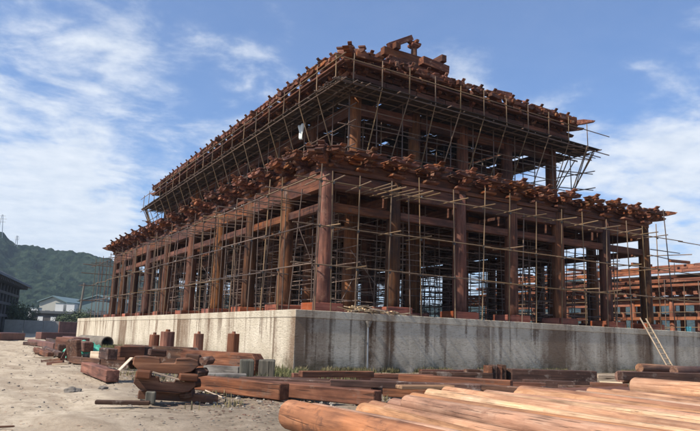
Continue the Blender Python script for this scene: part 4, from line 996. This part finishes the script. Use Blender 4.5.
# dark log ends by the wall
p0 = gp(621, 384, 0)
for k in range(8):
    r = (.27, .23, .25, .29, .24, .27, .30, .25)[k]; p = p0 + V((.22*k+.06*(k % 2), -.56*k, 0))
    log(['leftmost', 'second', 'third', 'fourth', 'fifth', 'sixth', 'seventh', 'last'][k]+' in the row of dark log ends, counted from the left', p.x, p.y, p.x+5.2, p.y+.35, r+.02, r, r*.95, LOGD, 70+k*1.9, 'dark logs before the wall with their ends to the left')
for k, l2 in enumerate(('left', 'middle', 'right')):
    p = p0 + V((.8+.5*k, -.35-1.3*k, 0)); log(l2+' log of the upper layer of dark logs by the wall', p.x, p.y, p.x+5.0, p.y+.3, .66, .2, .19, LOGD, 90+k, 'dark logs before the wall with their ends to the left')

# ------------------------------------------------------------------ rubbish heap and pipe, far left
def pipe_ring(label, p, q_, r0, th):
    p = V(p); q_ = V(q_); d = (q_-p).normalized(); a = d.orthogonal().normalized(); b = d.cross(a); n = 28; vs = []
    for c, r in ((p, r0), (q_, r0), (q_, r0-th), (p, r0-th)):
        for i in range(n): t = 2*math.pi*i/n; vs.append(c+a*r*math.cos(t)+b*r*math.sin(t))
    me = MB().raw(vs, [(s*n+i, s*n+(i+1) % n, ((s+1) % 4)*n+(i+1) % n, ((s+1) % 4)*n+i) for s in range(4) for i in range(n)]).mesh('pipe', PIPEC)
    tag(put('concrete_pipe', me), label, 'pipe')
e = gp(107, 347, 0); pipe_ring('big concrete pipe lying in the weeds with its dark mouth open', (e.x, e.y, .38), (e.x-1.2, e.y+6.0, .40), .56, .09)
st = thing('upright_slab', 'dark upright timber wedge standing at the edge of the sand', 'timber', tuple(gp(72, 362)))
p = gp(74, 361); put('slab', boxmesh(.28, .9, 1.05, OLDW, .03), Matrix.Translation(p) @ Matrix.Rotation(R(25), 4, 'Z') @ Matrix.Rotation(R(-9), 4, 'Y'), st)
put('brace', boxmesh(.16, .14, 1.15, RUSTW, .01), Matrix.Translation(p-RT*.62) @ Matrix.Rotation(R(22), 4, 'Y'), st)
single_beam('thin board on the sand pointing left from the upright wedge', (53, 363), (70, 364), 0, .2, .08, OLDW, cat='board', name='board')
def tarp(label, c, sx, sy, h, mat, seed):
    n = 22; vs = []
    for j in range(n):
        for i in range(n):
            u, v_ = i/(n-1)*2-1, j/(n-1)*2-1; rr = max(0, 1-(u*u+v_*v_)*.75)
            z = h*rr**.6*(1+.5*mnoise.noise(V((u*2.2, v_*2.2, seed)))) + .12*mnoise.noise(V((u*6, v_*6, seed)))
            vs.append((c.x+u*sx*(1+.2*mnoise.noise(V((v_*2, seed, 0)))), c.y+v_*sy, max(z, .02)))
    me = bpy.data.meshes.new('tarpaulin'); me.from_pydata(vs, [], [(j*n+i, j*n+i+1, (j+1)*n+i+1, (j+1)*n+i) for j in range(n-1) for i in range(n-1)]); me.materials.append(mat)
    for p_ in me.polygons: p_.use_smooth = True
    o = put('tarpaulin', me); md = o.modifiers.new('thick', 'SOLIDIFY'); md.thickness = .012; tag(o, label, 'tarpaulin')
tarp('crumpled green tarpaulin lying on the ground beside the upright wedge', gp(84, 357), 1.1, 1.6, .75, CLOTHG, 2.0)
single_beam('pale brown block right of the green tarpaulin', (94, 362), (104, 363), 0, .5, .52, PALEW, cat='block', name='block')
single_beam('rusty beam on the ground under the green tarpaulin', (72, 363), (102, 366), 0, .3, .3, OLDW)
hp = [((30, 344), (56, 349), 0, .5, .45, REDSH, 'red brown timber at the left tip of the far heap'),
 ((48, 343), (62, 352), 0, .5, .5, OLDW, 'dark timber leaning in the left of the far heap'),
 ((58, 351), (76, 352), 0, .7, .95, RUSTW, 'large orange red block in the middle of the far heap'),
 ((66, 347), (83, 350), 0, .8, .9, REDSH, 'second large red block of the far heap, in shade'),
 ((74, 346), (88, 352), .4, .5, .5, RUSTW, 'slanting red beam at the right of the far heap'),
 ((36, 352), (50, 358), 0, .35, .3, RUSTW, 'short red timber lying before the far heap'),
 ((44, 350), (60, 357), 0, .3, .28, OLDW, 'short dark timber lying before the far heap'),
 ((24, 345), (40, 346), 0, .3, .3, OLDW, 'thin dark timber trailing left of the far heap'),
 ((38, 339), (84, 339.5), 0, 1.0, .9, REDSH, 'long low red brown stack behind the far heap'),
 ((-10, 340), (16, 339.5), 0, 2.0, .8, REDSH, 'flat red brown stack at the far left edge')]
for a, b_, z, wd, h, m, lab in hp: single_beam(lab, a, b_, z, wd, h, m, group='old timbers in the far heap', bev=.05)
for k in range(16):
    px, py = rnd.uniform(40, 100), rnd.uniform(350, 366); p = gp(px, py, 0)
    if px > 88 and py > 358: continue
    a = rnd.uniform(-.8, .8); L_ = rnd.uniform(.5, 1.6); d = (RT*math.cos(a)+FW*math.sin(a))*L_/2
    tag(beam('wood_offcut', (p.x-d.x, p.y-d.y, 0), (p.x+d.x, p.y+d.y, rnd.uniform(0, .15)), rnd.uniform(.08, .22), rnd.uniform(.06, .16), (OLDW, RUSTW, PALEW)[k % 3], None, bev=.01), 'small wood offcut scattered on the ground around the far left heap', 'offcut', 'offcuts scattered before the far heap')
single_beam('thin dark strip lying on the sand at the bottom left edge', (-6, 428), (15, 427), 0, .05, .03, OLDW, cat='strip', name='strip')

# ------------------------------------------------------------------ far background at left
def wall_seg(name, label, a, b_, depth, h, th, mat, cat='wall'):
    p = at(a, 300, depth); q_ = at(b_, 300, depth*1.08); p.z = q_.z = -.1
    return tag(beam(name, p, q_, th, h, mat, None, bev=.0), label, cat)
bw = thing('boundary_wall', 'long pale concrete boundary wall across the far end of the yard', 'wall', (at(30, 300, 150).x, at(30, 300, 150).y, 0))
for k in range(9):
    a = at(-90+k*19.5, 300, 150+k*1.5); b_ = at(-90+(k+1)*19.5-.4, 300, 150+(k+1)*1.5); a.z = b_.z = -.1; beam('wall_panel', a, b_, .3, 3.15, CONC, bw, bev=.0)
gt = wall_seg('red_site_fence', 'rust red sheet fence between the boundary wall and the platform', 62, 100, 120, 2.75, .2, REDSH, 'fence')
def gable_house(name, label, px0, px1, depth, ez, rz, mat, roofm, length=30, doors=2):
    a = at(px0, 300, depth); b_ = at(px1, 300, depth); a.z = b_.z = 0; wd = (b_-a).length
    M = Matrix.Translation(a) @ frame_x(a, b_)
    t = thing(name, label, 'building', tuple(a))
    put('walls', MB().raw([(0, 0, 0), (wd, 0, 0), (wd, 0, ez), (wd/2, 0, rz), (0, 0, ez), (0, length, 0), (wd, length, 0), (wd, length, ez), (wd/2, length, rz), (0, length, ez)], [(0,1,2,3,4),(5,9,8,7,6),(0,5,6,1),(1,6,7,2),(0,4,9,5)]).mesh('walls', mat), M, t)
    for s in (0, 1):
        x0, x1 = (0, wd/2) if s == 0 else (wd/2, wd); z0, z1 = (ez, rz) if s == 0 else (rz, ez)
        put('roof', MB().raw([(x0-(s == 0)*.8, -.8, z0+.1-(s == 0)*.2), (x1+(s == 1)*.8, -.8, z1+.1-(s == 1)*.2), (x1+(s == 1)*.8, length+.8, z1+.1), (x0-(s == 0)*.8, length+.8, z0+.1), (x0-(s == 0)*.8, -.8, z0+.5-(s == 0)*.2), (x1+(s == 1)*.8, -.8, z1+.5-(s == 1)*.2), (x1+(s == 1)*.8, length+.8, z1+.5), (x0-(s == 0)*.8, length+.8, z0+.5)], [(0,3,2,1),(4,5,6,7),(0,1,5,4),(1,2,6,5),(2,3,7,6),(3,0,4,7)]).mesh('roof', roofm), M, t)
    for k in range(doors): x = wd*(k+1)/(doors+1); put('door', boxmesh(wd*.18, .3, ez*.72, DARKB, 0), M @ Matrix.Translation((x, -.02, 0)), t)
    for k in range(0): put('window', boxmesh(wd*.09, .3, 1.3, DARKB, 0), M @ Matrix.Translation((wd*(.14+.24*k), -.03, ez*.83)), t)
CREAM = plain('cream_render', (.36, .34, .29), .8, .1, .1)
gable_house('warehouse', 'cream gabled warehouse at the foot of the wooded hill', 40, 66, 260, 11.2, 13.4, CREAM, METALG)
gable_house('green_shed', 'grey green gabled shed behind the left end of the platform', 80, 116, 240, 11.2, 13.4, METALG, METALG)
def lowb(name, label, px0, px1, depth, z1, mat, roofm, win=True):
    a = at(px0, 300, depth); b_ = at(px1, 300, depth); a.z = b_.z = 0; t = thing(name, label, 'building', tuple(a)); wd = (b_-a).length; M = Matrix.Translation(a) @ frame_x(a, b_)
    put('wall', boxmesh(wd, 9, z1-1, mat, 0), M @ Matrix.Translation((wd/2, 4.5, 0)), t); put('roof', boxmesh(wd+1, 10.4, .9, roofm, .1), M @ Matrix.Translation((wd/2, 4.5, z1-.95)), t)
    for k in range(int(wd/4) if win else 0): put('window', boxmesh(1.6, .2, 1.4, METALW, 0), M @ Matrix.Translation((3+4*k, -.02, z1-3.2)), t)
lowb('long_low_building', 'long low dark roofed building behind the boundary wall', 33, 112, 205, 6.6, DARKT, DARKB)
for k, (a, b_, lab) in enumerate(((58, 66, 'left white container standing above the dark low roof'), (69, 77, 'right white container standing above the dark low roof'), (32, 41, 'low white shed left of the dark low building'))):
    p = at(a, 300, 225); q_ = at(b_, 300, 225); p.z = q_.z = 0 if k == 2 else 7.2
    c = thing('white_container', lab, 'container', tuple((p+q_)/2), group='white containers behind the yard')
    z0 = 5.2 if k == 2 else 7.0; beam('body', V((p.x, p.y, z0)), V((q_.x, q_.y, z0)), 3, 2.6, METALW, c, bev=0); beam('roof', V((p.x, p.y, z0+2.6)), V((q_.x, q_.y, z0+2.6)), 3.3, .2, METALG, c, bev=0)
    beam('stilt_frame', V((p.x, p.y, 0)), V((q_.x, q_.y, 0)), 2.6, z0, DARKT, c, bev=0)
p = at(80, 300, 185); t = thing('utility_pole', 'pale utility pole standing behind the left end of the platform', 'pole', (p.x, p.y, 0))
pole('post', (p.x, p.y, 0), (p.x+.7, p.y, 14.2), .32, PIPEC, t); pole('crossarm', (p.x-.8, p.y, 13.4), (p.x+2, p.y, 13.4), .1, PIPEC, t)
# dark weathered hall at the left edge
dh = thing('far_timber_hall', 'dark weathered timber hall at the left edge before the hill', 'building', tuple(at(8, 300, 150)))
def P(px, py, dep): return at(px, py, dep)
fa = at(-70, 300, 95); fb = at(17, 300, 172); fa.z = fb.z = 0; dd = (fb-fa); Ln = dd.length; M = Matrix.Translation(fa) @ frame_x(fa, fb)
for k in range(19): x = Ln*k/18; put('column', column_mesh(0, 11.5, .42, .36, DARKT, 10), M @ Matrix.Translation((x, 0, 0)), dh); put('column', column_mesh(0, 11.5, .42, .36, DARKT, 10), M @ Matrix.Translation((x, 6, 0)), dh)
for z in (3.6, 6.4, 8.8, 11.2): put('lintel', boxmesh(Ln+1, .5, .6, DARKT, 0), M @ Matrix.Translation((Ln/2, -.2, z)), dh)
put('inner_wall', boxmesh(Ln, .3, 12.5, DARKT, 0), M @ Matrix.Translation((Ln/2, 9, 0)), dh)
put('roof', MB().raw([(-3, -3.0, 11.6), (Ln+2.5, -3.0, 11.6), (Ln+2.5, 20, 11.8), (-3, 20, 11.8), (-3, -2.8, 12.2), (Ln+2.3, -2.8, 12.2), (Ln-4, 8, 17.2), (0, 8, 17.2)], [(0,1,2,3),(0,4,5,1),(4,7,6,5),(1,5,6,2),(0,3,7,4),(2,6,7,3)]).mesh('roof', DARKB), M, dh)
for k in range(int(Ln/2.2)): put('bracket_set', boxmesh(.5, 2.2, .9, DARKT, .05), M @ Matrix.Translation((k*2.2+.5, -1.4, 10.9)), dh)
# power line on the ridge
def pylon(label, px, py, depth, h):
    b_ = at(px, py, depth); t = thing('pylon', label, 'pylon', tuple(b_), group='pylons on the ridge')
    for sx in (-1, 1):
        for sy in (-1, 1): pole('leg', (b_.x+sx*h*.12, b_.y+sy*h*.12, b_.z-6), (b_.x+sx*.5, b_.y+sy*.5, b_.z+h), .35, STEEL, t)
    for z, w_ in ((.62, .20), (.78, .24), (.93, .17)): p = V((b_.x, b_.y, b_.z+h*z)); pole('crossarm', p-RT*h*w_, p+RT*h*w_, .32, STEEL, t)
    return b_
pa = pylon('lattice pylon on the ridge right of the tall one', 16, 246, 880, 14); pb = pylon('tallest lattice pylon on the ridge at the left edge', 0, 234, 860, 26)

# trees and bushes
LEAF = None
def leafmat(name, a, b_, c_):
    m, n, l, bs = mat_base(name); t = n.new('ShaderNodeTexCoord'); c = ramp(n, l, noise_(n, l, t.outputs['Object'], .8, 6, .7), [(.3, a), (.5, b_), (.7, c_)])
    l.new(c, bs.inputs['Base Color']); bs.inputs['Roughness'].default_value = .7; bs.inputs['Specular IOR Level'].default_value = .2
    return m
LEAF = leafmat('leaves', (.02, .032, .014), (.045, .062, .026), (.08, .10, .045)); BARK = plain('bark', (.07, .055, .04), .9, .3, 4)
def tree(name, label, c, h, r, seed, n=2600, trunk=.35, cat='tree', group=None):
    g = random.Random(seed); t = thing(name, label, cat, (c.x, c.y, 0), group=group); m = MB(); c = V((c.x, c.y, 0))
    m.cyl(c, c+V((0, 0, h*.6)), r*.06+.05, r*.03, 7)
    cl = []
    for k in range(12):
        a = g.uniform(0, 6.28); q_ = c+V((math.cos(a)*r*g.uniform(.2, .8), math.sin(a)*r*g.uniform(.2, .8), h*g.uniform(trunk, .88))); cl.append((q_, r*g.uniform(.28, .5)))
        m.cyl(c+V((0, 0, h*g.uniform(.15, .45))), q_, r*.03+.02, .01, 5)
    put('trunk', m.mesh('trunk', BARK), Matrix(), t)
    vs = []; fs = []
    for k in range(n):
        q_, rr = g.choice(cl); d = V((g.gauss(0, 1), g.gauss(0, 1), g.gauss(0, .8))); d.normalize(); p = q_+d*rr*g.random()**.35
        s = r*g.uniform(.035, .07); a_ = V((g.gauss(0, 1), g.gauss(0, 1), g.gauss(0, 1))).normalized(); b2 = a_.orthogonal().normalized(); b = len(vs)
        p.z = max(p.z, .1); vs += [p-a_*s, p+b2*s*.6, p+a_*s, p-b2*s*.6]; fs.append((b, b+1, b+2, b+3))
    me = bpy.data.meshes.new('crown'); me.from_pydata([tuple(v) for v in vs], [], fs); me.materials.append(LEAF); put('crown', me, Matrix(), t)
BG = 'bushes behind the boundary wall'
for k, (px, dep, h, r, lab) in enumerate(((-8, 162, 7, 6, 'bushy tree at the far left edge behind the boundary wall'), (8, 160, 7.6, 5, 'rounded bush second from the left edge'), (20, 163, 6.4, 4.5, 'rounded bush before the dark hall corner'), (32, 166, 5, 3.5, 'small bush left of the low dark building'), (62, 170, 5.4, 4, 'bush before the middle of the low dark building'), (73, 172, 6, 4, 'bush next to the pale utility pole'), (90, 168, 5.2, 4.5, 'bush behind the left end of the platform'))):
    tree('bush', lab, at(px, 300, dep), h, r, k+3, 1500, .15, 'bush', BG)

# ------------------------------------------------------------------ second hall at the right
HX, HY0 = 50.0, -6.0
h2 = thing('second_timber_hall', 'second timber hall of fresh orange wood being built beyond the right end', 'building', (HX, HY0, 0))
OR = wood('fresh_orange_wood', (.12, .045, .025), (.27, .098, .050), (.42, .18, .10), 'X', 6, .68, .3); ORZ = wood('fresh_orange_post', (.15, .055, .03), (.30, .11, .06), (.44, .20, .11), 'Z', 6, .68, .3)
p2 = put('base', MB().box(HX-1.6, HY0, -.2, HX+24, 42, 2.75).mesh('base', CONC), Matrix(), h2)
hy = [HY0+1.5+4.6*k for k in range(11)]
for x, top in ((HX, 6.5), (HX+4.4, 9.4), (HX+9, 9.4), (HX+14, 9.4)):
    for y in hy: put('column', column_mesh(2.75, top, .34, .30, ORZ, 12), Matrix.Translation((x, y, 2.75)) @ zrot(), h2)
def hb(nm, p, q_, wd, h, m=OR): return beam(nm, p, q_, wd, h, m, h2)
for a, b_ in runs(hy):
    hb('lintel', (HX, a+.3, 5.95), (HX, b_-.3, 5.95), .34, .6); hb('rail', (HX-.5, a, 4.45), (HX-.5, b_, 4.45), .16, .34); hb('rail', (HX-.5, a, 3.0), (HX-.5, b_, 3.0), .14, .2)
    for x, z in ((HX-1.5, 7.75), (HX+.4, 8.5)): hb('eave_purlin', (x, a+.02, z+jit(.03)), (x, b_-.02, z+jit(.03)), .30, .26)
    for x, z in ((HX+2.2, 9.6), (HX+3.2, 10.0), (HX+4.4, 10.45)): hb('upper_purlin', (x, a+.02, z+jit(.05)), (x, b_-.02, z+jit(.05)), .30, .28)
    hb('lintel', (HX+4.4, a+.3, 8.9), (HX+4.4, b_-.3, 8.9), .34, .5, OLDW)
for a in hy:
    for dy in (0, 1.15, 2.3, 3.45):
        y = a+dy; b_ = put('bracket_set', SETM['low']['base'], Matrix.Translation((HX, y, 6.55)) @ Matrix.Rotation(R(-90), 4, 'Z'), h2)
        for k in (0, 1, 2): put('bracket_arm', SETM['low']['outer'][k], Matrix.Translation((HX-.3, y, 6.95+k*.36)) @ Matrix.Rotation(R(-90), 4, 'Z'), b_)
    hb('cross_beam', (HX-2.0, a, 8.6), (HX+4.4, a, 9.0), .3, .3); hb('hip_beam', (HX+1.5, a+1, 10.7), (HX+5, a+1, 10.8), .3, .3)
    hb('cross_beam', (HX, a, 5.0), (HX+14, a, 5.0), .3, .4, OLDW)
for a, b_ in runs(hy):
    hb('bracket_board', (HX-.15, a+.02, 7.0), (HX-.15, b_-.02, 7.0), .12, 1.1); hb('plate_beam', (HX-.2, a+.02, 6.58), (HX-.2, b_-.02, 6.58), .6, .24)
    hb('eave_beam', (HX-.9, a+.02, 8.25), (HX-.9, b_-.02, 8.25), .3, .3, BRKW)
for x0, z0 in ((HX+1.4, 9.3),):
    put('upper_deck', MB().box(HX+.8, HY0, 9.15, HX+15, 41, 9.25).mesh('upper_deck', DECKM), Matrix(), h2)
sc2 = thing('second_scaffold', 'bamboo scaffold round the second timber hall at the right', 'scaffold', (HX-2.8, HY0, 0))
for k in range(24):
    y = HY0+k*1.9; pole('upright', (HX-2.6+jit(.1), y, 0), (HX-2.6+jit(.2), y+jit(.3), 8.3+jit(1.0)), .045, POLEM if k % 2 else STEELP, sc2)
    if k % 2: pole('upright', (HX+2+jit(.1), y, 2.7), (HX+2+jit(.2), y+jit(.3), 10.2+jit(.7)), .04, STEELP, sc2)
for z in (3.6, 5.2, 6.4):
    for y0, y1 in runs(spaced(HY0, HY0+44, 6)): pole('ledger', (HX-2.7, y0-.3, z+jit(.1)), (HX-2.7, y1+.3, z+jit(.1)), .04, POLEM if z < 7 else STEELP, sc2)
# a pale building, fence and trees beyond, seen through the columns
lowb('distant_white_building', 'long white building glimpsed between the hall columns', 505, 640, 165, 4.6, CREAM, CREAM, False)
for k, (px, dep, h, r) in enumerate(((585, 120, 5, 4), (604, 125, 4.5, 3.6), (470, 150, 6, 5), (640, 170, 9, 6))):
    tree('roadside_tree', ['green tree glimpsed through the right columns', 'smaller green tree beside it behind the second hall', 'tree glimpsed through the middle bays of the hall', 'tall tree rising behind the second hall'][k], at(px, 300, dep), h, r, 40+k, 1500, .25, 'tree', 'trees beyond the building site')
